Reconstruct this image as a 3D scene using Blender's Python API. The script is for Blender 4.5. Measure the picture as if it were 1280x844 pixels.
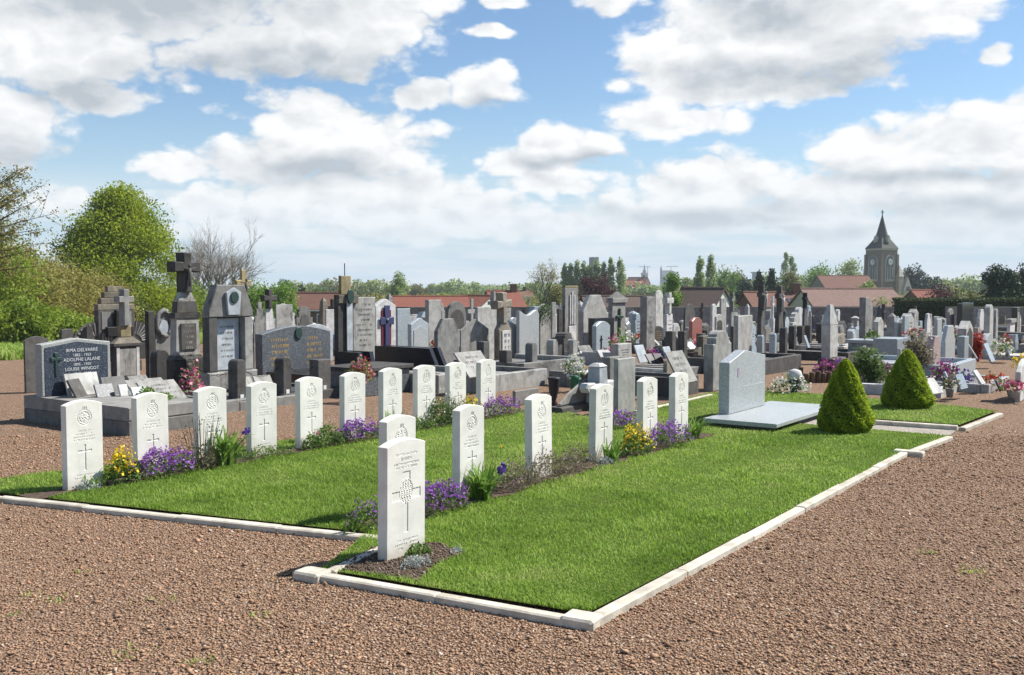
import bpy, bmesh, math, random
import numpy as np
from mathutils import Vector, Matrix
for o in list(bpy.data.objects): bpy.data.objects.remove(o)
scn = bpy.context.scene
COL = scn.collection
R = math.radians
# ------------------------------------------------------------------ camera
F = 1244.0; W0, H0 = 1280.0, 844.0; EYE = 1.75
PITCH = math.atan(65.0/F)
cd = bpy.data.cameras.new('camera'); cam = bpy.data.objects.new('camera', cd); COL.objects.link(cam)
cd.sensor_width = 36.0; cd.lens = 36.0*F/W0; cd.clip_start = 0.05; cd.clip_end = 9000
cam.location = (0, 0, EYE); cam.rotation_euler = (math.pi/2-PITCH, 0, 0)
scn.camera = cam
# ------------------------------------------------------------------ light
SUN_AZ, SUN_EL = R(70), R(49)          # azimuth to the right of the view axis (+Y)
sd = bpy.data.lights.new('sun', 'SUN'); sun = bpy.data.objects.new('sun', sd); COL.objects.link(sun)
sd.energy = 5.0; sd.angle = R(0.55); sd.color = (1.0, 0.955, 0.89)
sdir = Vector((math.sin(SUN_AZ)*math.cos(SUN_EL), math.cos(SUN_AZ)*math.cos(SUN_EL), math.sin(SUN_EL)))
sun.rotation_euler = sdir.to_track_quat('Z', 'Y').to_euler(); sun.location = (20, 10, 40)
scn.view_settings.view_transform = 'Standard'; scn.view_settings.look = 'None'
scn.view_settings.gamma = 1.0; scn.view_settings.use_curve_mapping = False
scn.view_settings.exposure = 0.72
scn.render.engine = 'CYCLES'
scn.render.resolution_x = 1024; scn.render.resolution_y = 675

class NT:
    """small helper to write node graphs"""
    def __init__(s, tree): s.t = tree; s.n = tree.nodes; s.l = tree.links
    def node(s, typ, **kw):
        n = s.n.new(typ)
        for k, v in kw.items(): setattr(n, k, v)
        return n
    def set(s, sock, v):
        if isinstance(v, bpy.types.NodeSocket): s.l.new(v, sock)
        elif v is not None: sock.default_value = v
    def m(s, op, a, b=None, c=None, clamp=False):
        n = s.node('ShaderNodeMath', operation=op, use_clamp=clamp)
        for i, v in enumerate((a, b, c)): s.set(n.inputs[i], v)
        return n.outputs[0]
    def v(s, op, a, b=None, out=0):
        n = s.node('ShaderNodeVectorMath', operation=op)
        s.set(n.inputs[0], a); s.set(n.inputs[1], b)
        return n.outputs[out]
    def sm(s, x, a, b, to0=0.0, to1=1.0):
        n = s.node('ShaderNodeMapRange', interpolation_type='SMOOTHSTEP')
        for i, v in enumerate((x, a, b, to0, to1)): s.set(n.inputs[i], v)
        return n.outputs[0]
    def mix(s, f, a, b, mode='MIX'):
        n = s.node('ShaderNodeMix', data_type='RGBA', blend_type=mode)
        s.set(n.inputs[0], f)
        for i, v in ((6, a), (7, b)):
            if isinstance(v, tuple) and len(v) == 3: v = v+(1,)
            s.set(n.inputs[i], v)
        return n.outputs[2]
    def noise(s, vec, scale, detail=4, rough=0.55, dist=0.0):
        n = s.node('ShaderNodeTexNoise'); s.set(n.inputs['Vector'], vec)
        n.inputs['Scale'].default_value = scale; n.inputs['Detail'].default_value = detail
        n.inputs['Roughness'].default_value = rough; n.inputs['Distortion'].default_value = dist
        return n.outputs[0]

# ------------------------------------------------------------------ sky: Nishita + cumulus laid out by direction
def build_world():
    w = bpy.data.worlds.new('World'); scn.world = w; w.use_nodes = True
    t = NT(w.node_tree); t.n.clear()
    sky = t.node('ShaderNodeTexSky', sky_type='NISHITA', sun_disc=False)
    sky.sun_elevation = SUN_EL; sky.sun_rotation = SUN_AZ; sky.altitude = 50
    sky.air_density = 1.0; sky.dust_density = 0.3; sky.ozone_density = 2.2
    tc = t.node('ShaderNodeTexCoord'); D = t.v('NORMALIZE', tc.outputs['Generated'])
    k = t
    sep = k.node('ShaderNodeSeparateXYZ'); k.set(sep.inputs[0], D)
    az = k.m('ARCTAN2', sep.outputs[0], sep.outputs[1]); el = k.m('ARCSINE', sep.outputs[2])
    cb = k.node('ShaderNodeCombineXYZ'); k.set(cb.inputs[0], az); k.set(cb.inputs[1], el)
    nv = k.v('MULTIPLY', D, (1.0, 1.0, 1.7))
    warp = k.node('ShaderNodeTexNoise'); k.set(warp.inputs['Vector'], nv); warp.inputs['Scale'].default_value = 9; warp.inputs['Detail'].default_value = 3
    wv = k.v('MULTIPLY', k.v('SUBTRACT', warp.outputs['Color'], (.5, .5, .5)), (.07, .05, 0))
    p = k.v('ADD', cb.outputs[0], wv)
    # (pixel centre, radii) of the cloud masses, then of their shaded undersides
    B = [(150,-10,350,105),(440,25,160,85),(50,50,230,90),(330,75,200,58),(125,125,80,28),
         (15,150,88,56),(82,247,36,26),(405,165,115,52),(330,205,145,52),(475,195,100,66),(225,215,62,32),
         (400,255,200,46),(290,268,120,38),(525,240,90,54),(600,270,100,40),(615,115,60,40),(528,128,54,24),
         (602,45,44,12),(640,2,46,16),(715,185,90,44),(805,152,84,38),(875,153,75,28),(650,207,70,34),(700,232,110,30),
         (890,50,160,100),(1020,35,200,105),(1150,15,100,62),(965,108,160,40),(770,5,46,22),(835,90,90,66),(1229,75,26,19),
         (885,228,130,46),(840,266,160,36),(1015,262,90,46),(1090,190,95,46),(1195,180,130,56),(1295,170,95,70),
         (1130,238,160,52),(1265,245,120,56),(620,285,330,24),(1150,285,260,26),(330,300,200,20)]
    G = [(140,-5,320,60),(250,-10,240,45),(340,98,220,42),(110,122,90,32),(1010,92,210,34),(960,15,100,40),(400,222,160,26),
         (725,202,100,14),(620,140,66,12),(880,268,160,18),(1150,222,140,16),(1215,262,150,18),(15,185,80,22),(1010,285,120,10)]
    def field(lst, grow, op):
        cur = None
        for (x, y, rx, ry) in lst:
            a = math.atan((x-640)/F); e = math.atan((357-y)/F*math.cos(a)); sx, sy = F/rx/grow, F/ry/grow
            n = k.node('ShaderNodeVectorMath', operation='MULTIPLY_ADD'); k.set(n.inputs[0], p)
            n.inputs[1].default_value = (sx, sy, 0); n.inputs[2].default_value = (-a*sx, -e*sy, 0)
            ln = k.v('LENGTH', n.outputs[0], out=1)
            cur = ln if cur is None else (k.m('SMOOTH_MIN', cur, ln, 0.22) if op else k.m('MINIMUM', cur, ln))
        return k.m('SUBTRACT', 1.0, cur)
    blob = k.m('MAXIMUM', field(B, .93, False), -0.9)
    grey = field(G, 1.15, True)
    gen = k.m('MULTIPLY_ADD', k.noise(nv, 3.1, 3, .5), 4.2, -2.42)     # beyond the frame: unseen cloud field, thinned to weaken the fill light
    out = k.m('MAXIMUM', k.sm(k.m('ABSOLUTE', az), .50, .62), k.sm(el, .30, .40))
    mixn = k.node('ShaderNodeMix', data_type='FLOAT'); k.set(mixn.inputs[0], out); k.set(mixn.inputs[2], blob); k.set(mixn.inputs[3], gen)
    base = k.m('MINIMUM', k.m('MULTIPLY', mixn.outputs[0], 1.25), 0.9)
    def detail(vec):
        n1 = k.noise(vec, 11, 9, .60)
        puff = k.m('SUBTRACT', k.m('ABSOLUTE', k.m('SUBTRACT', k.noise(vec, 17, 4, .5), .5)), .08)
        return k.m('MULTIPLY_ADD', k.m('SUBTRACT', n1, .5), 1.2, k.m('MULTIPLY', puff, 3.0))
    e0 = detail(nv); e1 = detail(k.v('ADD', nv, (0.010, 0.0, 0.022)))
    d0 = k.m('ADD', base, k.m('ADD', e0, -.10))
    alpha = t.m('MULTIPLY', t.sm(d0, -0.06, 0.40), t.sm(sep.outputs[2], .0, .05))
    li = t.m('MULTIPLY_ADD', t.m('SUBTRACT', e0, e1), .75, .90)
    li = t.m('SUBTRACT', li, t.sm(d0, .5, 1.5, 0, .12))
    li = t.m('SUBTRACT', li, t.sm(t.m('ADD', grey, t.m('MULTIPLY', e0, .35)), -.15, 1.0, 0, .90))
    li = t.m('MINIMUM', t.m('MAXIMUM', li, 0.0), 1.0)
    ccol = t.mix(li, (.34, .375, .41), (.68, .685, .685))
    skyc = t.mix(1.0, sky.outputs[0], (.074, .084, .090), 'MULTIPLY')
    # pale air low down
    lowf = t.sm(sep.outputs[2], 0.0, .20, .92, 0.0)
    skyc = t.mix(lowf, skyc, (.375, .49, .57))
    ccol = t.mix(t.sm(sep.outputs[2], 0.0, .12, .75, 0.0), ccol, (.46, .535, .585))
    # thin level cloud bands low over the horizon
    bands = t.noise(t.v('MULTIPLY', D, (5, 5, 62)), 1.0, 5, .6)
    lowb = t.m('MULTIPLY', t.sm(bands, .36, .64, 0, .85), t.sm(sep.outputs[2], .12, .05))
    skyc = t.mix(lowb, skyc, (.57, .60, .615))
    fin = t.mix(alpha, skyc, ccol)
    # under the horizon
    fin = t.mix(t.sm(sep.outputs[2], -.03, -.004, 1.0, 0.0), fin, (.2, .2, .18))
    bg = t.node('ShaderNodeBackground'); t.set(bg.inputs[0], fin); bg.inputs[1].default_value = 0.92
    ow = t.node('ShaderNodeOutputWorld'); t.l.new(bg.outputs[0], ow.inputs[0])
    w.cycles.sampling_method = 'MANUAL'; w.cycles.sample_map_resolution = 512
build_world()

# ------------------------------------------------------------------ place: pixel -> ground
def gz(y):
    t = min(max(0.0, y-15.0), 110.0)
    return -0.036*t*t/(t+10.0)
def ray(px, py):
    a = (px-W0/2)/F; b = (H0/2-py)/F
    c, s = math.cos(PITCH), math.sin(PITCH)
    return Vector((a, c+b*s, -s+b*c))
def gp(px, py, z=0.0):
    d = ray(px, py); lo, hi = 0.5, 400.0
    for _ in range(60):
        m = (lo+hi)/2; q = EYE+d.z*m
        if q > gz(d.y*m)+z: lo = m
        else: hi = m
    m = (lo+hi)/2
    return Vector((d.x*m, d.y*m, gz(d.y*m)+z))
def at(px, y):                      # ground point below pixel column px at distance y
    a = (px-W0/2)/F; c, s = math.cos(PITCH), math.sin(PITCH)
    return Vector((a*y/c*1.0, y, gz(y)))
def zat(py, y):                     # height seen at pixel row py at distance y
    b = (H0/2-py)/F; c, s = math.cos(PITCH), math.sin(PITCH)
    return EYE + y*(-s+b*c)/(c+b*s)
def proj(p):
    c, s = math.cos(PITCH), math.sin(PITCH)
    dz = p[2]-EYE; dep = p[1]*c-dz*s; up = p[1]*s+dz*c
    return (W0/2+F*p[0]/dep, H0/2-F*up/dep, dep)
AZ = R(35.5); RZ = math.pi/2-AZ
U = Vector((math.sin(AZ), math.cos(AZ), 0)); N = Vector((math.cos(AZ), -math.sin(AZ), 0))

# ------------------------------------------------------------------ scene bookkeeping
LABELS = {}
def tag(o, label, cat, group=None, kind=None):
    if label: o['label'] = label
    if cat: o['category'] = cat
    if group: o['group'] = group
    if kind: o['kind'] = kind
    return o
def empty(name, loc=(0, 0, 0), rz=0.0, label=None, cat=None, group=None):
    o = bpy.data.objects.new(name, None); COL.objects.link(o); o.empty_display_size = .2
    o.location = loc; o.rotation_euler = (0, 0, rz)
    return tag(o, label, cat, group)
def link(name, me, parent=None, loc=None, rz=None):
    o = bpy.data.objects.new(name, me); COL.objects.link(o)
    if parent: o.parent = parent
    if loc is not None: o.location = loc
    if rz is not None: o.rotation_euler = (0, 0, rz)
    return o

class MB:
    def __init__(s): s.V = []; s.Fc = []
    def add(s, vs, fs):
        b = len(s.V); s.V += [tuple(v) for v in vs]; s.Fc += [tuple(b+i for i in f) for f in fs]; return s
    def box(s, x0, x1, y0, y1, z0, z1, bv=0.0):
        return s.prism([(x0, z0), (x1, z0), (x1, z1), (x0, z1)], y0, y1, bv)
    def prism(s, prof, y0, y1, bv=0.0):
        """outline in x,z pushed through y (y0 front, y1 back), chamfered rims"""
        n = len(prof)
        if bv > 0:
            ins = inset(prof, bv)
            rings = [(ins, y0), (prof, y0+bv), (prof, y1-bv), (ins, y1)]
        else: rings = [(prof, y0), (prof, y1)]
        vs = [(x, y, z) for pr, y in rings for x, z in pr]; fs = []
        for r in range(len(rings)-1):
            for i in range(n):
                j = (i+1) % n; fs.append((r*n+i, r*n+j, (r+1)*n+j, (r+1)*n+i))
        fs.append(tuple(range(n))[::-1]); L = (len(rings)-1)*n; fs.append(tuple(range(L, L+n)))
        return s.add(vs, fs)
    def frustum(s, cx, cy, w0, d0, w1, d1, z0, z1):
        vs = []
        for w, d, z in ((w0, d0, z0), (w1, d1, z1)):
            vs += [(cx-w/2, cy-d/2, z), (cx+w/2, cy-d/2, z), (cx+w/2, cy+d/2, z), (cx-w/2, cy+d/2, z)]
        return s.add(vs, [(0, 3, 2, 1), (4, 5, 6, 7), (0, 1, 5, 4), (1, 2, 6, 5), (2, 3, 7, 6), (3, 0, 4, 7)])
    def lathe(s, prof, n=12, cx=0, cy=0):
        vs = []; fs = []
        for r, z in prof:
            for i in range(n):
                a = 2*math.pi*i/n; vs.append((cx+r*math.cos(a), cy+r*math.sin(a), z))
        for k in range(len(prof)-1):
            for i in range(n):
                j = (i+1) % n; fs.append((k*n+i, k*n+j, (k+1)*n+j, (k+1)*n+i))
        fs.append(tuple(range(n))[::-1]); L = (len(prof)-1)*n; fs.append(tuple(range(L, L+n)))
        return s.add(vs, fs)
    def tube(s, pts, rad, n=6):
        pts = [Vector(p) for p in pts]; vs = []; fs = []
        for k, p in enumerate(pts):
            d = (pts[min(k+1, len(pts)-1)]-pts[max(k-1, 0)]).normalized()
            a = d.orthogonal().normalized(); b = d.cross(a)
            r = rad[k] if isinstance(rad, (list, tuple)) else rad
            for i in range(n):
                t = 2*math.pi*i/n; vs.append(p+a*(r*math.cos(t))+b*(r*math.sin(t)))
        for k in range(len(pts)-1):
            for i in range(n):
                j = (i+1) % n; fs.append((k*n+i, k*n+j, (k+1)*n+j, (k+1)*n+i))
        fs.append(tuple(range(n))[::-1]); L = (len(pts)-1)*n; fs.append(tuple(range(L, L+n)))
        return s.add(vs, fs)
    def quad(s, a, b, c, d): return s.add([a, b, c, d], [(0, 1, 2, 3)])
    def mesh(s, name, mat, smooth=False, fix=True):
        me = bpy.data.meshes.new(name); me.from_pydata(s.V, [], s.Fc); me.materials.append(mat)
        if fix:
            bm = bmesh.new(); bm.from_mesh(me); bmesh.ops.recalc_face_normals(bm, faces=bm.faces); bm.to_mesh(me); bm.free()
        if smooth: me.polygons.foreach_set('use_smooth', [True]*len(me.polygons))
        return me
    def build(s, name, mat, parent=None, smooth=False, loc=None, rz=None, fix=True):
        return link(name, s.mesh(name, mat, smooth, fix), parent, loc, rz)
def inset(prof, d):
    n = len(prof); out = []
    ar = sum(prof[i][0]*prof[(i+1) % n][1]-prof[(i+1) % n][0]*prof[i][1] for i in range(n))
    sg = 1 if ar > 0 else -1
    for i in range(n):
        p0, p1, p2 = prof[i-1], prof[i], prof[(i+1) % n]
        e1 = Vector((p1[0]-p0[0], p1[1]-p0[1])); e2 = Vector((p2[0]-p1[0], p2[1]-p1[1]))
        if e1.length < 1e-9 or e2.length < 1e-9: out.append(p1); continue
        e1.normalize(); e2.normalize()
        n1 = Vector((-e1.y, e1.x))*sg; n2 = Vector((-e2.y, e2.x))*sg
        b = n1+n2
        if b.length < 1e-6: out.append(p1); continue
        b.normalize(); q = d/max(.45, b.dot(n1))
        out.append((p1[0]+b.x*q, p1[1]+b.y*q))
    return out
def npmesh(name, verts, faces, mat, var=None, smooth=False):
    """numpy verts (n,3), faces (m,k) -> mesh; var = one random number for each face"""
    me = bpy.data.meshes.new(name); nf, k = faces.shape
    me.vertices.add(len(verts)); me.vertices.foreach_set('co', np.ascontiguousarray(verts, dtype=np.float32).ravel())
    me.loops.add(nf*k); me.loops.foreach_set('vertex_index', np.ascontiguousarray(faces, dtype=np.int32).ravel())
    me.polygons.add(nf); me.polygons.foreach_set('loop_start', np.arange(0, nf*k, k, dtype=np.int32))
    try: me.polygons.foreach_set('loop_total', np.full(nf, k, dtype=np.int32))
    except Exception: pass
    if var is not None:
        a = me.attributes.new('var', 'FLOAT', 'FACE'); a.data.foreach_set('value', np.ascontiguousarray(var, dtype=np.float32))
    me.materials.append(mat)
    if smooth: me.polygons.foreach_set('use_smooth', np.ones(nf, dtype=bool))
    me.update(calc_edges=True); me.validate()
    return me
# ------------------------------------------------------------------ materials
def newmat(name, rough=.8, spec=.3):
    m = bpy.data.materials.new(name); m.use_nodes = True; t = NT(m.node_tree)
    b = t.n['Principled BSDF']; b.inputs['Roughness'].default_value = rough
    b.inputs['Specular IOR Level'].default_value = spec
    return m, t, b
def bump(t, b, h, strength=.4, dist=.01):
    n = t.node('ShaderNodeBump'); t.set(n.inputs['Height'], h)
    n.inputs['Strength'].default_value = strength; n.inputs['Distance'].default_value = dist
    t.l.new(n.outputs[0], b.inputs['Normal'])
def coords(t, rnd=True):
    tc = t.node('ShaderNodeTexCoord'); v = tc.outputs['Object']
    oi = t.node('ShaderNodeObjectInfo')
    if rnd:
        cb = t.node('ShaderNodeCombineXYZ')
        for i, k in enumerate((37.0, 61.0, 23.0)): t.set(cb.inputs[i], t.m('MULTIPLY', oi.outputs['Random'], k))
        v = t.v('ADD', v, cb.outputs[0])
    return v, oi.outputs['Random']
def plain(name, col, rough=.7, spec=.3, metal=0.0):
    m, t, b = newmat(name, rough, spec); v, r = coords(t)
    f = t.noise(v, 14, 4)
    c = t.mix(t.m('MULTIPLY', f, .5), tuple(col), tuple(x*.6 for x in col))
    t.set(b.inputs['Base Color'], c); b.inputs['Metallic'].default_value = metal
    return m
def stone(name, col, dirt=(.05, .048, .043), dirty=.5, streak=.5, lichen=0.0, lcol=(.38, .33, .12), rough=.85, vary=.35, bmp=.35, mott=.34):
    """weathered cut stone: mottling, vertical run-off streaks, dark grime patches, lichen"""
    m, t, b = newmat(name, rough, .25); v, r = coords(t)
    mot = t.noise(v, 5.5, 6, .62)
    c = t.mix(t.sm(mot, .30, .72), tuple(x*(1-mott) for x in col), tuple(min(.92, x*(1+mott*.4)) for x in col))
    fine = t.noise(v, 70, 3, .6)
    c = t.mix(t.m('MULTIPLY', fine, .35), c, tuple(x*.62 for x in col))
    st = t.noise(t.v('MULTIPLY', v, (17, 17, .9)), 1.0, 5, .65)
    c = t.mix(t.m('MULTIPLY', t.sm(st, .52, .76), streak), c, dirt)
    gr = t.noise(v, 2.6, 5, .65, .3)
    c = t.mix(t.m('MULTIPLY', t.sm(gr, .53, .72), dirty), c, dirt)
    if lichen > 0:
        li = t.noise(v, 9, 6, .7)
        c = t.mix(t.m('MULTIPLY', t.sm(li, .56, .66), lichen), c, lcol)
    br = t.m('MULTIPLY_ADD', r, 2*vary, 1-vary)
    hsv = t.node('ShaderNodeHueSaturation'); t.set(hsv.inputs['Value'], br); t.set(hsv.inputs['Color'], c)
    t.set(b.inputs['Base Color'], hsv.outputs[0])
    bump(t, b, t.m('ADD', fine, mot), bmp, .006)
    return m
def granite(name, col, dark, light, scale=150, rough=.22, vary=.15):
    m, t, b = newmat(name, rough, .5); v, r = coords(t)
    vo = t.node('ShaderNodeTexVoronoi'); t.set(vo.inputs['Vector'], v); vo.inputs['Scale'].default_value = scale
    cell = t.v('DOT_PRODUCT', vo.outputs['Color'], (.45, .35, .2), out=1)
    c = t.mix(t.sm(cell, .25, .45), tuple(dark), tuple(col))
    c = t.mix(t.sm(cell, .68, .80), c, tuple(light))
    big = t.noise(v, 3, 3); c = t.mix(t.m('MULTIPLY', t.sm(big, .4, .8), .3), c, tuple(x*.75 for x in col))
    hsv = t.node('ShaderNodeHueSaturation'); t.set(hsv.inputs['Value'], t.m('MULTIPLY_ADD', r, 2*vary, 1-vary)); t.set(hsv.inputs['Color'], c)
    t.set(b.inputs['Base Color'], hsv.outputs[0])
    return m
def leafmat(name, cols, trans=.35, rough=.55):
    """leaf faces: colour picked by the face's own number"""
    m, t, b = newmat(name, rough, .25)
    at_ = t.node('ShaderNodeAttribute'); at_.attribute_name = 'var'
    rp = t.node('ShaderNodeValToRGB'); e = rp.color_ramp.elements
    while len(e) < len(cols): e.new(.5)
    for i, c in enumerate(cols): e[i].position = i/max(1, len(cols)-1); e[i].color = (*c, 1)
    t.l.new(at_.outputs['Fac'], rp.inputs[0]); t.l.new(rp.outputs[0], b.inputs['Base Color'])
    tr = t.node('ShaderNodeBsdfTranslucent'); t.l.new(rp.outputs[0], tr.inputs[0])
    mx = t.node('ShaderNodeMixShader'); mx.inputs[0].default_value = trans
    out = t.n['Material Output']
    t.l.new(b.outputs[0], mx.inputs[1]); t.l.new(tr.outputs[0], mx.inputs[2]); t.l.new(mx.outputs[0], out.inputs[0])
    return m
M = {}
M['portland'] = stone('portland_stone', (.76, .74, .675), dirt=(.46, .42, .34), dirty=.22, streak=.14, vary=.05, bmp=.06, rough=.9, mott=.13)
M['kerbstone'] = stone('kerb_concrete', (.60, .55, .45), dirt=(.20, .16, .11), dirty=.45, streak=.2, vary=.12)
M['grey'] = stone('weathered_grey_stone', (.29, .285, .265), dirt=(.04, .037, .033), dirty=.72, streak=.62, lichen=.15)
M['pale'] = stone('pale_grey_stone', (.44, .435, .405), dirt=(.11, .10, .085), dirty=.4, streak=.5, lichen=.2, lcol=(.30, .27, .13))
M['dark'] = stone('dark_weathered_stone', (.095, .091, .085), dirt=(.025, .023, .02), dirty=.6, streak=.6, lichen=.12)
M['brown'] = stone('brown_weathered_stone', (.22, .195, .155), dirt=(.06, .05, .04), dirty=.5, streak=.5, lichen=.5, lcol=(.42, .33, .14))
M['lichen'] = stone('lichened_stone', (.30, .25, .14), dirt=(.06, .05, .03), dirty=.5, streak=.3, lichen=.9, lcol=(.46, .33, .06))
M['bluegrey'] = granite('blue_grey_granite', (.33, .38, .40), (.17, .20, .22), (.50, .54, .56), 110, .30)
M['lightgranite'] = granite('light_grey_granite', (.37, .395, .395), (.24, .26, .265), (.50, .525, .525), 95, .30, .04)
M['whitestone'] = stone('white_stone', (.56, .555, .535), dirt=(.30, .28, .24), dirty=.3, streak=.35, vary=.1)
M['marble'] = stone('white_marble_panel', (.45, .485, .505), dirt=(.26, .28, .30), dirty=.35, streak=.35, vary=.05, rough=.5)
M['speckdark'] = granite('dark_speckled_granite', (.048, .062, .085), (.015, .02, .03), (.17, .20, .24), 130, .25, .05)
M['speckgrey'] = granite('grey_speckled_granite', (.105, .115, .125), (.04, .045, .05), (.27, .28, .29), 90, .3, .05)
M['black'] = granite('black_polished_granite', (.022, .023, .026), (.012, .012, .014), (.05, .05, .055), 160, .18)
M['pink'] = granite('pink_granite', (.33, .24, .22), (.16, .11, .10), (.46, .38, .36), 120, .35)
M['red'] = granite('red_granite', (.28, .10, .08), (.12, .05, .04), (.40, .2, .16), 120, .3)
M['borderg'] = granite('flamed_grey_granite_edge', (.30, .31, .29), (.18, .19, .18), (.46, .47, .45), 140, .7, .03)
M['concrete'] = stone('cement', (.235, .228, .21), dirt=(.09, .08, .07), dirty=.6, streak=.4, lichen=.15)
M['bronze'] = plain('green_bronze', (.05, .09, .075), .45, .5, .6)
M['iron'] = plain('dark_iron', (.03, .028, .026), .6, .4, .5)
M['gold'] = plain('gold_lettering', (.52, .33, .11), .4, .5, .3)
M['lettersilver'] = plain('pale_lettering', (.62, .63, .64), .5)
M['letterdark'] = plain('dark_lettering', (.10, .10, .10), .6)
M['crossblue'] = plain('violet_blue_glaze', (.055, .06, .14), .4)
M['crossred'] = plain('dark_red_glaze', (.15, .025, .045), .45)
M['white'] = plain('white_paint', (.74, .74, .72), .5)
M['frblue'] = plain('badge_blue', (.05, .09, .35), .5); M['frred'] = plain('badge_red', (.5, .04, .04), .5)
M['terracotta'] = plain('terracotta', (.34, .14, .075), .8)
M['potdark'] = plain('dark_pot', (.04, .04, .042), .5)
M['potgrey'] = stone('grey_pot', (.30, .295, .28), vary=.2)
M['greenfoil'] = plain('green_plastic_pot', (.03, .16, .08), .4)
M['bark'] = stone('tree_bark', (.14, .115, .085), dirt=(.04, .035, .03), dirty=.5, streak=.6, vary=.15)
M['barkpale'] = stone('pale_bark', (.38, .335, .29), dirt=(.09, .08, .07), dirty=.4, streak=.4, vary=.15)
M['wood'] = stone('old_wood', (.15, .10, .06), streak=.6)
def portland():
    m = M['portland']; t = NT(m.node_tree); b = t.n['Principled BSDF']; src = b.inputs['Base Color'].links[0].from_socket
    tc = t.node('ShaderNodeTexCoord'); sp = t.node('ShaderNodeSeparateXYZ'); t.set(sp.inputs[0], tc.outputs['Object']); v, r = coords(t)
    n = t.noise(v, 13, 5, .65); z = t.m('ADD', sp.outputs[2], t.m('MULTIPLY_ADD', n, -.22, .11))
    c = t.mix(t.sm(z, .02, .15, .55, 0.0), src, (.42, .35, .25))
    n2 = t.noise(t.v('MULTIPLY', v, (26, 26, 2.2)), 1.0, 4, .6)
    c = t.mix(t.m('MULTIPLY', t.sm(n2, .56, .75), .22), c, (.47, .46, .38))
    n3 = t.noise(v, 34, 4, .7); c = t.mix(t.sm(n3, .66, .74, 0, .3), c, (.33, .32, .27))
    t.set(b.inputs['Base Color'], c)
portland()
# foliage colours
M['lf_hedge'] = leafmat('hedge_leaves', [(.13, .195, .02), (.22, .30, .034), (.33, .40, .06)], .5)
M['lf_olive'] = leafmat('olive_budding_leaves', [(.21, .205, .045), (.31, .285, .075), (.40, .34, .11)], .5)
M['lf_maple'] = leafmat('fresh_green_leaves', [(.14, .195, .014), (.25, .325, .022), (.37, .43, .04)], .5)
M['lf_rust'] = leafmat('bronze_green_leaves', [(.17, .19, .045), (.25, .25, .06), (.35, .24, .09)])
M['lf_pale'] = leafmat('pale_spring_leaves', [(.19, .25, .06), (.28, .34, .09), (.36, .41, .13)])
M['lf_lime'] = leafmat('lime_leaves', [(.10, .20, .02), (.165, .28, .035), (.23, .35, .06)])
M['lf_poplar'] = leafmat('poplar_leaves', [(.20, .27, .09), (.28, .36, .12), (.36, .43, .17)], .5)
M['lf_mid'] = leafmat('mid_green_leaves', [(.075, .125, .035), (.115, .18, .05), (.16, .235, .07)], .45)
M['lf_dark'] = leafmat('dark_conifer_needles', [(.012, .03, .012), (.024, .05, .018), (.045, .075, .025)], .15)
M['lf_purple'] = leafmat('copper_leaves', [(.04, .012, .016), (.075, .022, .026), (.12, .04, .04)])
M['lf_topiary'] = leafmat('topiary_leaves', [(.17, .245, .013), (.31, .42, .022), (.47, .58, .045)], .5)
M['lf_tan'] = leafmat('tan_green_leaves', [(.14, .14, .045), (.2, .2, .06), (.27, .25, .09)])
M['grass'] = leafmat('grass_blades', [(.135, .24, .026), (.245, .385, .052), (.36, .50, .095), (.54, .54, .22)], .5)
M['lf_bed'] = leafmat('bed_plant_leaves', [(.075, .14, .03), (.125, .215, .045), (.20, .29, .07)], .4)
M['lf_blade'] = leafmat('strap_leaves', [(.10, .20, .03), (.17, .30, .05), (.27, .39, .09)], .45)
M['lf_silver'] = leafmat('silver_leaves', [(.28, .31, .28), (.38, .42, .39), (.5, .53, .5)])
M['lf_heath'] = leafmat('heathy_leaves', [(.13, .12, .05), (.19, .17, .08), (.24, .21, .12), (.33, .25, .30)])
M['fl_purple'] = leafmat('purple_petals', [(.19, .055, .30), (.29, .10, .42), (.42, .20, .56)], .3)
M['fl_yellow'] = leafmat('yellow_petals', [(.66, .40, .01), (.78, .56, .015), (.82, .66, .06)], .25)
M['fl_pink'] = leafmat('pink_petals', [(.45, .05, .13), (.62, .14, .25), (.75, .45, .5)], .25)
M['fl_red'] = leafmat('red_petals', [(.35, .02, .02), (.52, .05, .03), (.6, .12, .05)], .25)
M['fl_white'] = leafmat('white_petals', [(.6, .6, .5), (.75, .74, .68), (.8, .78, .76)], .25)
M['fl_mixed'] = leafmat('mixed_petals', [(.42, .02, .05), (.50, .10, .14), (.70, .25, .28), (.30, .13, .38), (.55, .45, .10), (.45, .03, .06)], .2)
M['fl_magenta'] = leafmat('magenta_petals', [(.25, .03, .16), (.36, .06, .24), (.48, .14, .34)], .25)
M['fl_violet'] = leafmat('violet_blue_petals', [(.07, .03, .25), (.12, .06, .36), (.2, .1, .45)], .25)

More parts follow.
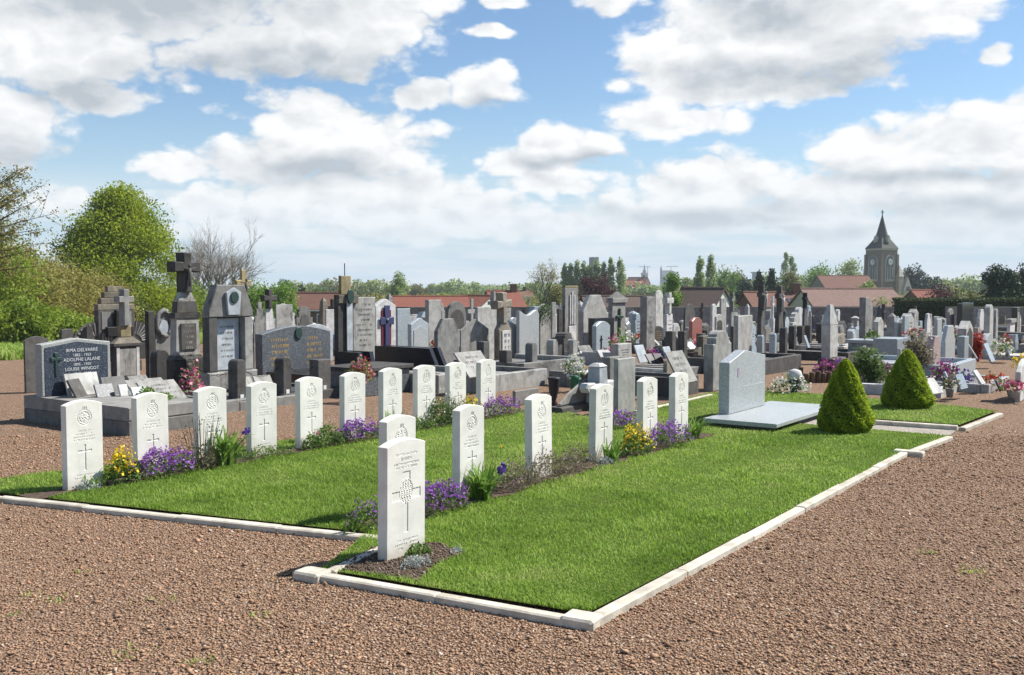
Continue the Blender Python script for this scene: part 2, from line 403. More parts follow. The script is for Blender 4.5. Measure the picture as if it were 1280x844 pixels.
def mat_gravel():
    m, t, b = newmat('red_gravel', .95, .15)
    tc = t.node('ShaderNodeTexCoord'); v = tc.outputs['Object']
    vo = t.node('ShaderNodeTexVoronoi'); t.set(vo.inputs['Vector'], v); vo.inputs['Scale'].default_value = 62
    cell = t.v('DOT_PRODUCT', vo.outputs['Color'], (.5, .3, .2), out=1)
    rp = t.node('ShaderNodeValToRGB'); e = rp.color_ramp.elements
    cs = [(.13, .078, .047), (.245, .147, .087), (.315, .195, .118), (.395, .265, .17), (.51, .42, .32)]
    while len(e) < 5: e.new(.5)
    for i, c in enumerate(cs): e[i].position = (.18, .36, .5, .66, .86)[i]; e[i].color = (*c, 1)
    t.set(rp.inputs[0], cell)
    edge = t.sm(vo.outputs['Distance'], .35, .75)
    c = t.mix(t.m('MULTIPLY', edge, .75), rp.outputs[0], (.06, .038, .03))
    big = t.noise(v, .55, 5, .6)
    c = t.mix(t.sm(big, .40, .70, 0, .55), c, (.235, .148, .10))
    mid = t.noise(v, 4, 4, .6)
    c = t.mix(t.sm(mid, .58, .8, 0, .35), c, (.34, .235, .185))
    t.set(b.inputs['Base Color'], c)
    bump(t, b, t.m('SUBTRACT', 1.0, vo.outputs['Distance']), .9, .02)
    return m
M['gravel'] = mat_gravel()
def mat_gstone():
    m, t, b = newmat('gravel_pieces', .92, .2)
    a = t.node('ShaderNodeAttribute'); a.attribute_name = 'var'
    rp = t.node('ShaderNodeValToRGB'); e = rp.color_ramp.elements
    cs = [(.175, .102, .062), (.285, .168, .098), (.37, .23, .138), (.445, .30, .19), (.48, .255, .16), (.63, .54, .42)]
    while len(e) < 6: e.new(.5)
    for i, c in enumerate(cs): e[i].position = (0, .18, .5, .8, .94, 1.0)[i]; e[i].color = (*c, 1)
    t.l.new(a.outputs['Fac'], rp.inputs[0])
    tc = t.node('ShaderNodeTexCoord')
    big = t.noise(tc.outputs['Object'], .7, 5, .6)
    c = t.mix(t.sm(big, .40, .70, 0, .55), rp.outputs[0], (.25, .155, .105))
    t.set(b.inputs['Base Color'], c)
    return m
M['gravel_piece'] = mat_gstone()
def mat_soil(name, c0, c1, scale=40):
    m, t, b = newmat(name, .95, .1); v, r = coords(t, False)
    n = t.noise(v, scale, 6, .7); n2 = t.noise(v, 2.5, 4)
    c = t.mix(t.sm(n, .35, .65), c0, c1); c = t.mix(t.m('MULTIPLY', n2, .3), c, c0)
    t.set(b.inputs['Base Color'], c); bump(t, b, n, .8, .02)
    return m
M['soil'] = mat_soil('bed_soil', (.05, .035, .025), (.15, .11, .08))
M['turf'] = mat_soil('turf', (.055, .085, .016), (.125, .17, .03), 90)
M['field'] = mat_soil('field_grass', (.06, .10, .025), (.12, .16, .04), 3)
M['palegravel'] = mat_soil('pale_gravel', (.20, .17, .14), (.55, .50, .44), 60)

# ------------------------------------------------------------------ ground
def sheet(name, ys, xfun, zoff, mat, kind='structure', nx=24):
    vs = []; fs = []
    for y in ys:
        x0, x1 = xfun(y)
        for i in range(nx+1): vs.append((x0+(x1-x0)*i/nx, y, gz(y)+zoff))
    for r in range(len(ys)-1):
        for i in range(nx):
            a = r*(nx+1)+i; fs.append((a, a+1, a+nx+2, a+nx+1))
    mb = MB(); mb.V = vs; mb.Fc = fs
    o = mb.build(name, mat, fix=False); o['kind'] = kind
    return o
ys_far = [-30, -10, 0, 8, 15, 20, 26, 34, 44, 56, 70, 90, 110, 130, 170, 300, 700, 2000]
sheet('ground', ys_far, lambda y: (-60-1.2*abs(y), 60+1.2*abs(y)), -.012, M['field'])
ys_g = [-6, 0, 6, 12, 15, 16, 17, 18, 20, 22, 25, 28, 32, 36, 40, 45, 50, 55, 60, 63.5]
sheet('gravel_yard', ys_g, lambda y: (-26-.2*max(0, y), 30+.5*max(0, y)), 0.0, M['gravel'])

def gpx(lst, z=0.0): return [gp(x, y, z) for x, y in lst]
LAWN_PX = [(-150, 606), (0, 621), (463, 671), (412, 714), (735, 768), (1127, 564), (1187, 547), (1190, 543), (1000, 529), (985, 524), (1036, 505), (1103, 526), (1200, 533.5),
           (1247, 516), (1170, 507), (960, 491), (889, 493), (800, 514), (755, 526), (700, 518), (640, 516), (612, 512), (560, 520), (430, 540), (180, 575), (0, 604), (-150, 628)]
LAWN_PX = [(-150, 606), (0, 621), (463, 671), (400, 717), (733, 774), (1133, 567), (1190, 548), (985, 531), (889, 493), (800, 514), (752, 527), (705, 517), (640, 514), (612, 512),
           (560, 521), (430, 543), (180, 580), (0, 602), (-150, 600)]
LAWN2_PX = [(1000, 521), (1103, 527), (1200, 534), (1247, 516), (1170, 507), (1050, 497), (960, 491.5), (892, 493.5), (980, 527)]
def poly_w(px): return [(p.x, p.y) for p in gpx(px)]
LAWN = poly_w(LAWN_PX); LAWN2 = poly_w(LAWN2_PX)
def inpoly(x, y, poly):
    x = np.asarray(x); y = np.asarray(y); c = np.zeros(x.shape, bool); n = len(poly); j = n-1
    for i in range(n):
        xi, yi = poly[i]; xj, yj = poly[j]
        with np.errstate(divide='ignore', invalid='ignore'):
            k = ((yi > y) != (yj > y)) & (x < (xj-xi)*(y-yi)/((yj-yi) if yj != yi else 1e-9)+xi)
        c ^= k; j = i
    return c
def polysheet(name, poly, z, mat):
    me = bpy.data.meshes.new(name); bm = bmesh.new()
    vs = [bm.verts.new((x, y, z)) for x, y in poly]; f = bm.faces.new(vs)
    if f.normal.z < 0: f.normal_flip()
    bm.normal_update()
    bmesh.ops.triangulate(bm, faces=bm.faces)
    bmesh.ops.recalc_face_normals(bm, faces=bm.faces)
    for f in bm.faces:
        if f.normal.z < 0: f.normal_flip()
    bm.to_mesh(me); bm.free(); me.materials.append(mat)
    o = link(name, me); o['kind'] = 'structure'; return o
polysheet('lawn', LAWN, .030, M['turf']); polysheet('lawn', LAWN2, .030, M['turf'])
polysheet('pebble_strip', poly_w([(985, 531), (1187, 546.5), (1200, 535), (1103, 527.5), (1000, 522)]), .012, M['palegravel'])

# white war grave positions: (front-face centre px, apex px row)
ROW1 = [(99.5, 503), (185.5, 493.5), (260.5, 486), (325, 479.5), (385, 473.5), (439.5, 467.5), (487, 462), (529.5, 458.5), (569.5, 455), (607, 451)]
ROW2 = [(495.5, 522), (585, 509), (674, 495.5), (751.5, 482.5), (810, 473.8), (849.5, 468)]
FRONT = [(500.5, 552)]
SH = .76
def stone_pos(px, py):
    for_d = (EYE-SH)
    y = 5.0
    lo, hi = 3.0, 40.0
    for _ in range(50):
        m = (lo+hi)/2
        if zat(py, m) > SH: lo = m
        else: hi = m
    y = (lo+hi)/2
    return Vector(((px-W0/2)/F*y*1.0, y, 0.0))
def fitrow(lst):
    P = [stone_pos(*q) for q in lst]
    return P
P1 = fitrow(ROW1); P2 = fitrow(ROW2); P3 = fitrow(FRONT)
def uv(p): return (p.x*U.x+p.y*U.y, p.x*N.x+p.y*N.y)
def UV(u, v, z=0.0): return Vector((U.x*u+N.x*v, U.y*u+N.y*v, z))
v1 = sum(uv(p)[1] for p in P1)/len(P1); v2 = sum(uv(p)[1] for p in P2)/len(P2); v3 = uv(P3[0])[1]
def bed(u0, u1, va, vb, seed):
    rr = random.Random(seed); n = 26; lo = []; hi = []
    for i in range(n+1):
        u = u0+(u1-u0)*i/n
        lo.append(UV(u, va+rr.uniform(-.03, .03))); hi.append(UV(u, vb+rr.uniform(-.05, .05)))
    return [(p.x, p.y) for p in lo+hi[::-1]]
BEDS = [bed(uv(P1[0])[0]-.5, uv(P1[-1])[0]+.75, v1-.07, v1+.19, 1), bed(uv(P2[0])[0]-.45, uv(P2[-1])[0]+.55, v2-.07, v2+.21, 2)]
pF = gpx([(412, 716), (468, 691), (545, 684), (580, 699), (545, 712), (524, 734)])
BEDS.append([(p.x, p.y) for p in pF])
for b_ in BEDS: polysheet('flower_bed_soil', b_, .036, M['soil'])

# ------------------------------------------------------------------ kerbs: one block after another
def kerb_run(root, pts, w=.082, h=.042, step=.92, seed=0, rel=0.0):
    rr = random.Random(seed)
    for a, b in zip(pts[:-1], pts[1:]):
        a = Vector(a); b = Vector(b); L = (b-a).length; n = max(1, round(L/step)); d = (b-a)/L
        for i in range(n):
            l = L/n-.003; q = a+d*(L*(i+.5)/n)
            bw = w+rr.uniform(-.004, .004)
            bx = MB().prism([(-bw/2, -.06), (bw/2, -.06), (bw/2, h-.008), (bw/2-.012, h), (-bw/2+.012, h), (-bw/2, h-.008)], -l/2, l/2, .004)
            o = bx.build('kerb_stone', M['kerbstone'], root)
            o.location = (q.x, q.y, rr.uniform(-.006, .002)); o.rotation_euler = (rr.uniform(-.003, .003), rr.uniform(-.02, .02), math.atan2(d.y, d.x)-math.pi/2+rr.uniform(-.006, .006))
def kerb_corner(root, p, rz, s=.15, l=.19, h=.052):
    o = MB().prism([(-l/2, -.06), (l/2, -.06), (l/2, h-.012), (l/2-.015, h), (-l/2+.015, h), (-l/2, h-.012)], -s/2, s/2, .012).build('corner_stone', M['kerbstone'], root)
    o.location = (p.x, p.y, 0); o.rotation_euler = (0, 0, rz)
k1 = tag(empty('plot_kerb'), 'pale stone kerb edging the large lawn with the white headstones', 'kerb')
K = lambda x, y: (lambda p: Vector((p.x, p.y, 0)))(gp(x, y, .045))
kA, kB = K(402, 716), K(716, 771)
kC = K(741, 770); kD = K(1130, 564)
kerb_run(k1, [kA, kB], seed=1); kerb_run(k1, [kC, kD], seed=2, step=1.02)
dA = (kB-kA).normalized(); dC = (kD-kC).normalized()
kerb_corner(k1, K(727, 770), math.atan2(dA.y, dA.x)); kerb_corner(k1, K(390, 714), math.atan2(dA.y, dA.x))
kerb_run(k1, [K(412, 712), K(478, 682)], seed=3); kerb_run(k1, [K(-140, 604), K(2, 620), K(488, 671.5)], seed=4)
kerb_run(k1, [K(1140, 562), K(1187, 545)], seed=5); kerb_corner(k1, K(1136, 564), RZ-math.pi/2, .12, .30)
kerb_run(k1, [K(795, 514), K(889, 493)], w=.07, h=.05, seed=6)
k2 = tag(empty('plot_kerb'), 'pale stone kerb round the small lawn with the farther cone bush', 'kerb')
kerb_run(k2, [K(1040, 523.5), K(1197, 534)], w=.09, h=.07, seed=7); kerb_run(k2, [K(1203, 534.5), K(1250, 516)], seed=8)

# ------------------------------------------------------------------ gravel pieces and grass blades (uncountable)
def make_gravel():
    rg = np.random.default_rng(5)
    n = 160000
    y = 4.0+7.5*rg.random(n)**1.25
    x = (rg.random(n)*2-1)*(.57*y+.3)+np.where(rg.random(n) < .30, rg.normal(0, 1.3, n), 0)
    y = y+np.where(rg.random(n) < .25, rg.normal(0, .7, n), 0)
    k = ~inpoly(x, y, LAWN) & ~inpoly(x, y, LAWN2)
    x, y = x[k], y[k]; n = len(x)
    s = rg.lognormal(math.log(.0060), .36, n)*(1+.05*np.maximum(0, y-6))
    base = np.array([(1, 0, 0), (0, 1, 0), (-1, 0, 0), (0, -1, 0), (0, 0, 1), (0, 0, -1)], float)
    fc = np.array([(0, 1, 4), (1, 2, 4), (2, 3, 4), (3, 0, 4), (1, 0, 5), (2, 1, 5), (3, 2, 5), (0, 3, 5)])
    P = base[None]*(1+.55*(rg.random((n, 6, 1))-.5)) + .35*(rg.random((n, 6, 3))-.5)
    P *= np.stack([s*rg.uniform(.8, 1.5, n), s*rg.uniform(.7, 1.2, n), s*rg.uniform(.32, .68, n)], -1)[:, None, :]
    a = rg.random(n)*6.283; tl = rg.normal(0, .45, n)
    ct, st = np.cos(tl), np.sin(tl)
    X, Y, Z = P[..., 0], P[..., 1], P[..., 2]
    Y2 = Y*ct[:, None]-Z*st[:, None]; Z2 = Y*st[:, None]+Z*ct[:, None]
    ca, sa = np.cos(a)[:, None], np.sin(a)[:, None]
    V = np.stack([X*ca-Y2*sa+x[:, None], X*sa+Y2*ca+y[:, None], Z2+(s*rg.uniform(.0, .55, n))[:, None]], -1)
    fcs = (np.arange(n)[:, None, None]*6+fc[None]).reshape(-1, 3)
    o = link('gravel_chippings', npmesh('gravel_chippings', V.reshape(-1, 3), fcs, M['gravel_piece'], np.repeat(rg.random(n), 8)))
    tag(o, 'loose red brown gravel chippings covering the foreground path', 'gravel', kind='stuff')
make_gravel()
def clods():
    rg = np.random.default_rng(12); P = np.array(BEDS[2]); n = 2600
    x = rg.uniform(P[:, 0].min(), P[:, 0].max(), n); y = rg.uniform(P[:, 1].min(), P[:, 1].max(), n); k = inpoly(x, y, BEDS[2]); x, y = x[k], y[k]; n = len(x)
    base = np.array([(1, 0, 0), (0, 1, 0), (-1, 0, 0), (0, -1, 0), (0, 0, .8), (0, 0, -1)], float); fc = np.array([(0, 1, 4), (1, 2, 4), (2, 3, 4), (3, 0, 4), (1, 0, 5), (2, 1, 5), (3, 2, 5), (0, 3, 5)])
    s = rg.lognormal(math.log(.0055), .5, n); V = (base[None]*(1+.7*(rg.random((n, 6, 1))-.5))+.4*(rg.random((n, 6, 3))-.5))*s[:, None, None]+np.stack([x, y, np.full(n, .038)], -1)[:, None, :]
    o = link('soil_clods', npmesh('soil_clods', V.reshape(-1, 3), (np.arange(n)[:, None, None]*6+fc[None]).reshape(-1, 3), M['clod'], np.repeat(rg.random(n), 8)))
    tag(o, 'crumbly brown soil and stones before the foremost headstone', 'soil', kind='stuff')
M['clod'] = leafmat('soil_crumbs', [(.055, .038, .027), (.10, .072, .05), (.15, .11, .08), (.27, .22, .17)], 0.0, .95)
clods()
def blades(name, x, y, z, h, w, lean, mat, rg, var=None):
    n = len(x); a = rg.random(n)*6.283; b = rg.random(n)*6.283
    ca, sa = np.cos(a), np.sin(a); lx, ly = np.cos(b)*lean*h, np.sin(b)*lean*h
    V = np.zeros((n, 5, 3))
    V[:, 0] = np.stack([x-ca*w, y-sa*w, z], -1); V[:, 1] = np.stack([x+ca*w, y+sa*w, z], -1)
    V[:, 2] = np.stack([x+ca*w*.8+lx*.3, y+sa*w*.8+ly*.3, z+h*.6], -1); V[:, 3] = np.stack([x-ca*w*.8+lx*.3, y-sa*w*.8+ly*.3, z+h*.6], -1)
    V[:, 4] = np.stack([x+lx, y+ly, z+h*(1-.25*lean)], -1)
    i = np.arange(n)*5
    f = np.concatenate([np.stack([i, i+1, i+2], -1), np.stack([i, i+2, i+3], -1), np.stack([i+3, i+2, i+4], -1)])
    v = rg.random(n) if var is None else var
    return npmesh(name, V.reshape(-1, 3), f, mat, np.concatenate([v, v, v]))
def vnoise(x, y, rg_seed, cell):
    r = np.random.default_rng(rg_seed).random((64, 64)); u = x/cell+20; v = y/cell+20
    i = np.floor(u).astype(int); j = np.floor(v).astype(int); fu = u-i; fv = v-j
    fu = fu*fu*(3-2*fu); fv = fv*fv*(3-2*fv); i %= 63; j %= 63
    return (r[i, j]*(1-fu)+r[i+1, j]*fu)*(1-fv)+(r[i, j+1]*(1-fu)+r[i+1, j+1]*fu)*fv
def make_grass():
    rg = np.random.default_rng(9)
    n = 520000
    y = 5.2+(17.0-5.2)*rg.random(n)**1.35
    x = (rg.random(n)*2-1)*(.56*y)
    k = inpoly(x, y, LAWN) | inpoly(x, y, LAWN2)
    for b in BEDS: k &= ~inpoly(x, y, b)
    x, y = x[k], y[k]; n = len(x)
    if n > 240000: x, y = x[:240000], y[:240000]; n = 240000
    nz = vnoise(x, y, 3, .35); nz2 = vnoise(x, y, 4, 1.1)
    h = rg.uniform(.014, .040, n)*(.45+1.0*nz); h = np.where(y > 11, h*.8, h)
    w = rg.uniform(.0016, .0030, n)*(1+.09*np.maximum(0, y-6))
    var = np.clip(.10+.55*rg.random(n)+.42*(nz2-.5)+.40*(vnoise(x, y, 6, .16)-.5)+.10*np.sin((x*U.x+y*U.y)*0+(x*N.x+y*N.y)*5.2)+np.where(y > 11.5, .14, 0)+np.where(rg.random(n) < .035, .45, 0), 0, 1)
    o = link('grass', blades('grass', x, y, np.full(n, .028), h, w, rg.uniform(.3, 1.3, n), M['grass'], rg, var))
    tag(o, 'short mown green grass of the war grave lawns', 'grass', kind='stuff')
    # a few weeds in the gravel
    spots = [(75, 752, 14), (190, 752, 26), (70, 748, 10), (160, 816, 30), (245, 828, 24), (15, 770, 12), (1215, 716, 44), (1160, 692, 20), (645, 718, 10), (105, 717, 10), (330, 770, 18), (30, 745, 16)]
    xs = []; ys = []
    for px, py, m in spots:
        p = gp(px, py); s = .05 if m < 25 else .085
        xs.append(rg.normal(p.x, s*.7, m)); ys.append(rg.normal(p.y, s*.6, m))
    x = np.concatenate(xs); y = np.concatenate(ys); n = len(x)
    o = link('weeds', blades('weeds', x, y, np.full(n, .0), rg.uniform(.012, .03, n), rg.uniform(.002, .0045, n), rg.uniform(.6, 1.5, n), M['grass'], rg, rg.uniform(.45, .85, n)))
    tag(o, 'small green weeds sprouting through the foreground gravel', 'weeds', kind='stuff')
make_grass()
# ------------------------------------------------------------------ leaf cards
def leafcards(C, size, rg, flat=0.0, aspect=.55):
    """diamond leaves at C (n,3), random attitude; flat>0 turns them towards lying level"""
    n = len(C); d = rg.normal(size=(n, 3)); d[:, 2] *= (1-flat); d /= np.linalg.norm(d, axis=1, keepdims=True)+1e-9
    e = rg.normal(size=(n, 3)); e[:, 2] *= (1-flat); e -= d*np.sum(e*d, 1, keepdims=True); e /= np.linalg.norm(e, axis=1, keepdims=True)+1e-9
    s = np.asarray(size).reshape(-1, 1)*np.ones((n, 1))
    fold = np.cross(d, e)*s*.12
    V = np.stack([C-d*s*.5, C+e*s*aspect*.5+fold, C+d*s*.5, C-e*s*aspect*.5+fold], 1)
    return V.reshape(-1, 3), np.arange(n*4).reshape(n, 4)
def leafobj(name, C, size, mat, rg, parent=None, var=None, flat=0.0, aspect=.55):
    V, f = leafcards(np.asarray(C), size, rg, flat, aspect)
    v = rg.random(len(C)) if var is None else var
    return link(name, npmesh(name, V, f, mat, v), parent)
def dome(rg, n, rx, ry, h, shell=.55):
    a = rg.random(n)*6.283; q = rg.random(n)**.5
    r = 1-(1-shell)*rg.random(n)**2*1.0
    rad = q; zz = np.sqrt(np.maximum(0, 1-rad**2))
    bumpy = 1+.18*np.sin(a*3+q*5)+.12*np.sin(a*7-q*9)
    return np.stack([rx*rad*np.cos(a)*bumpy, ry*rad*np.sin(a)*bumpy, h*zz*r*bumpy], -1)

# ------------------------------------------------------------------ white war headstones
def war_mesh(var, seed):
    rg = np.random.default_rng(seed); rr = random.Random(seed)
    Wd, T = (.365 if var == 'front' else .330), .076; nx, nz = 107, 206
    xs = np.linspace(-Wd/2, Wd/2, nx); ts = np.linspace(-.12, 1, nz)
    X = np.repeat(xs[None], nz, 0)
    rise = .036
    ztop = SH-rise*(X/(Wd/2))**2
    Z = np.where(ts[:, None] < 0, ts[:, None]*1.0, ts[:, None]*ztop)
    E = np.zeros_like(X)
    def rect(x0, x1, z0, z1, d): E[(X > x0) & (X < x1) & (Z > z0) & (Z < z1)] = d
    def line(z, half, hgt=.014, d=.0022):
        x = -half
        while x < half:
            w = rr.choice((.006, .009, .011, .012))
            if rr.random() > .12:
                k = rr.randint(0, 3)
                rect(x, x+.0036, z-hgt/2, z+hgt/2, d)
                if k in (0, 1): rect(x, x+w, z+hgt/2-.004, z+hgt/2, d)
                if k in (1, 2): rect(x, x+w, z-.002, z+.002, d)
                if k in (0, 3): rect(x+w-.0036, x+w, z-hgt/2, z+hgt/2, d)
            x += w+.006
    if var == 'front':
        line(.665, .10); line(.635, .05, .022); line(.605, .12); line(.582, .10)
        d = .0045
        rect(-.036, .036, .43, .555, d); rect(-.135, .135, .375, .435, d); rect(-.016, .016, .165, .38, d)
        q = np.sqrt((X/.062)**2+((Z-.43)/.078)**2)
        pat = np.sin(X*260+np.sin(Z*190)*2)*np.sin(Z*240+1.3)+.5*np.sin(X*520)*np.sin(Z*470)
        E[(q < 1)] = np.where(pat > .35, .0005, .004)[(q < 1)]
        line(.115, .10); line(.09, .11); line(.065, .075)
    else:
        zc = .615 if var % 2 else .605
        r = np.sqrt(X**2*(1.0 if var != 2 else 1.35)+(Z-zc)**2*(1.0 if var != 1 else .8))
        E[(np.abs(r-.063) < .0035)] = .0035
        if var == 3: E[(np.abs(r-.044) < .0035)] = .005
        pat = np.sin(X*(150+20*var)+np.sin(Z*140+var)*1.8+var)*np.sin(Z*(170-12*var)+var*1.7)+.6*np.sin(X*360+var)*np.sin(Z*330)
        E[(r < .054) & (pat > .28)] = .0035
        E[(np.abs(X) < .022) & (np.abs(Z-zc-.076) < .013) & (np.sin(X*420) > -.1)] = .004
        line(.500, .06); line(.474, .085); line(.448, .105); 
        if var != 2: line(.425, .10)
        d = .0055
        rect(-.0075, .0075, .165, .385, d); rect(-.060, .060, .322, .336, d)
        for q in ((0, .378), (0, .17)): rect(q[0]-.012, q[0]+.012, q[1]-.004, q[1]+.004, d)
        for q in (-.058, .058): rect(q-.004, q+.004, .317, .341, d)
        line(.125, .08); line(.10, .10)
    E[0] = E[-1] = .004; E[:, 0] = E[:, -1] = .004
    V = np.stack([X, -T/2+E, Z], -1).reshape(-1, 3)
    idx = np.arange(nx*nz).reshape(nz, nx)
    quads = np.stack([idx[:-1, :-1], idx[:-1, 1:], idx[1:, 1:], idx[1:, :-1]], -1).reshape(-1, 4)
    ring = np.concatenate([idx[0, :], idx[1:, -1], idx[-1, -2::-1], idx[-2:0:-1, 0]])
    Bk = V[ring].copy(); Bk[:, 1] = T/2
    nb = len(V); n = len(ring); j = np.arange(n); j2 = (j+1) % n
    side = np.stack([ring[j], nb+j, nb+j2, ring[j2]], -1)
    V = np.concatenate([V, Bk, [[0, T/2, .35]]])
    cap = np.stack([nb+j, np.full(n, nb+n), np.full(n, nb+n), nb+j2], -1)
    me = bpy.data.meshes.new('war_headstone')
    fl = [tuple(q) for q in np.concatenate([quads, side]).tolist()]+[(int(nb+a), int(nb+n), int(nb+b)) for a, b in zip(j, j2)]
    me.from_pydata(V.tolist(), [], fl); me.materials.append(M['portland'])
    return me
WM = [war_mesh(k, 20+k) for k in range(4)]; WF = war_mesh('front', 40)
ords = ['first', 'second', 'third', 'fourth', 'fifth', 'sixth', 'seventh', 'eighth', 'ninth', 'tenth']
lab1 = ['white war headstone at the far left end of the back row', 'white war headstone behind yellow and purple flowers, second in the back row',
        'white war headstone behind dry stems and strap leaves, third in the back row', 'fourth white war headstone from the left in the back row',
        'fifth white war headstone from the left in the back row', 'sixth white war headstone in the back row, beside a purple flower mound',
        'seventh white war headstone from the left in the back row', 'eighth white war headstone from the left in the back row',
        'ninth white war headstone in the back row, half behind a leafy bush', 'white war headstone at the right end of the back row']
lab2 = ['white war headstone directly behind the large foremost headstone', 'white war headstone with a big strap leaf clump at its foot, middle row',
        'white war headstone standing in brownish heath plants, third of the middle row', 'fourth white war headstone of the middle row, urn monument behind it',
        'fifth white war headstone of the middle row, behind yellow flowers', 'last white war headstone of the middle row, nearest the granite slab memorial']
rr = random.Random(3)
def put_war(me, p, label, hh=1.0):
    o = link('war_headstone', me, None, (p.x, p.y, .02), RZ+rr.uniform(-.02, .02))
    o.rotation_euler[0] = rr.uniform(-.012, .012); o.rotation_euler[1] = rr.uniform(-.008, .008)
    tag(o, label, 'headstone', 'white war headstones')
    return o
for i, p in enumerate(P1): put_war(WM[(3, 2, 1, 0, 0, 1, 2, 1, 3, 2)[i]], p, lab1[i])
for i, p in enumerate(P2): put_war(WM[(0, 3, 0, 1, 3, 0)[i]], p, lab2[i])
put_war(WF, P3[0], 'foremost white war headstone with a large broad cross carved on it')

# ------------------------------------------------------------------ plants of the beds
PL = random.Random(17)
def bp(px, py):
    """pixel on the ground, or a place in a bed: 'r1'/'r2' with the pixel column"""
    if not isinstance(py, str): return gp(px, py)
    v = (v1 if py[1] == '1' else v2)+.15+.01*float(py[2:] or 0); k = (px-W0/2)/F
    # U*u+N*v on the column: x = k*y
    u = (k*N.y-N.x)*v/(U.x-k*U.y)
    return UV(u, v)
def mound(name, label, px, py, rx, h, leaf, flower, nl, nf, ls=.03, fs=.02, ry=None, seed=0, cat='flowers', group=None, z0=.03, topz=.25):
    rg = np.random.default_rng(seed+100); p = bp(px, py)
    o = empty(name, (p.x, p.y, z0), RZ-math.pi/2+math.pi/2, label, cat, group)
    if name == 'aubrieta': rx *= 1.28; h *= .80; ry = (ry or rx*.6)*1.15
    ry = ry or rx*.7
    leafobj('foliage', dome(rg, nl, rx, ry, h*.9, .2), rg.uniform(.6, 1.3, nl)*ls, M[leaf], rg, o)
    if flower:
        C = dome(rg, nf*2, rx*.98, ry*.98, h, .9); C = C[C[:, 2] > h*topz][:nf]
        leafobj('blossoms', C+[0, 0, .008], rg.uniform(.6, 1.3, len(C))*fs, M[flower], rg, o, flat=.3, aspect=.9)
    return o
def straps(name, label, px, py, n, L, seed, width=.016, spread=.55, cat='plant', mat='lf_blade', z0=.03):
    rg = np.random.default_rng(seed); p = bp(px, py)
    o = empty(name, (p.x, p.y, z0), 0, label, cat)
    Vs = []; Fs = []; vr = []
    for i in range(n):
        a = rg.random()*6.283; l = L*rg.uniform(.55, 1.1); sp = spread*rg.uniform(.3, 1.3); w = width*rg.uniform(.7, 1.3)
        bx, by = rg.normal(0, .035, 2); ca, sa = math.cos(a), math.sin(a); tw = rg.uniform(-.5, .5)
        b = len(Vs); K = 6
        for k in range(K):
            t = k/(K-1); r = l*sp*t**1.4; z = l*(t-.42*sp*t*t*t*1.3); ww = w*(1-.9*t**2.2)
            px_, py_ = -math.sin(a+tw), math.cos(a+tw)
            Vs += [(bx+ca*r+px_*ww, by+sa*r+py_*ww, z), (bx+ca*r-px_*ww, by+sa*r-py_*ww, z)]
        for k in range(K-1): Fs.append((b+2*k, b+2*k+1, b+2*k+3, b+2*k+2)); vr.append(rg.random())
    link('leaves', npmesh('leaves', np.array(Vs), np.array(Fs), M[mat], np.array(vr), True), o)
    return o
def blooms(o, pts, mat, n=24, r=.022, s=.03, seed=0):
    rg = np.random.default_rng(seed)
    for (x, y, z) in pts:
        MB().tube([(x*.4, y*.4, 0), (x, y, z)], .003, 4).build('stem', M['greenfoil'], o)
        leafobj('blossom', rg.normal(0, r*.6, (n, 3))+[x, y, z], s, M[mat], rg, o, aspect=.8)
def dry_stems(label, px, py, n, h, seed):
    rg = random.Random(seed); p = bp(px, py); o = empty('seedhead_plant', (p.x, p.y, .03), 0, label, 'plant')
    g = np.random.default_rng(seed); C = []
    mb = MB()
    for i in range(n):
        x, y = rg.gauss(0, .07), rg.gauss(0, .05); l = h*rg.uniform(.6, 1.05); q = (x*2.0, y*1.6, l)
        mb.tube([(x, y, 0), (x*1.4, y*1.3, l*.5), q], .0022, 4)
        for k in range(rg.randint(1, 3)): C.append((q[0]+rg.gauss(0, .015), q[1]+rg.gauss(0, .015), q[2]-rg.uniform(0, .12)))
    mb.build('stems', M['bark'], o)
    leafobj('seedheads', np.array(C), .022, M['lf_heath'], g, o, var=g.random(len(C))*.3, aspect=.9)['kind'] = 'stuff'
    nl = 420; leafobj('foliage', dome(g, nl, .15, .11, .22, .2), g.uniform(.02, .035, nl), M['lf_heath'], g, o, var=g.random(nl)*.6)
mound('silver_plant', 'small silvery cushion plant at the foot of the leftmost war headstone', 104, 'r1', .11, .08, 'lf_silver', None, 260, 0, .028, seed=1, cat='plant')
straps('leafy_plant', 'loose pale green plant beside the leftmost war headstone', 114, 'r1', 22, .16, 2, .010, .6)
o = mound('wallflowers', 'yellow wallflowers between the first two white headstones', 149, 'r1', .15, .27, 'lf_bed', 'fl_yellow', 500, 300, .04, .028, seed=3)
mound('aubrieta', 'purple aubrieta mound in front of the second white headstone', 200, 'r1', .27, .27, 'lf_bed', 'fl_purple', 800, 1200, .03, .022, ry=.15, seed=4)
dry_stems('dry brown seedhead stems in front of the third white headstone', 249, 'r1', 30, .50, 5)
o = straps('iris_plant', 'bright strap leaved iris clump before the third white headstone', 280, 'r1', 90, .42, 6, .015, .6)
blooms(o, [(.17, .1, .30)], 'fl_violet', 26, .03, .035, 6)
mound('ground_cover', 'low blue green ground cover in front of the fourth white headstone', 330, 'r1', .36, .12, 'lf_bed', None, 900, 0, .022, ry=.13, seed=7, cat='plant')
o = mound('rose_bush', 'small rose with one pink bloom before the fifth white headstone', 390, 'r1', .14, .18, 'lf_bed', None, 300, 0, .035, seed=8, cat='plant')
blooms(o, [(.02, -.03, .17)], 'fl_pink', 14, .02, .025, 8)
mound('leafy_bush', 'rounded green bush between the fifth and sixth white headstones', 410, 'r1', .17, .25, 'lf_bed', None, 520, 0, .035, seed=9, cat='plant')
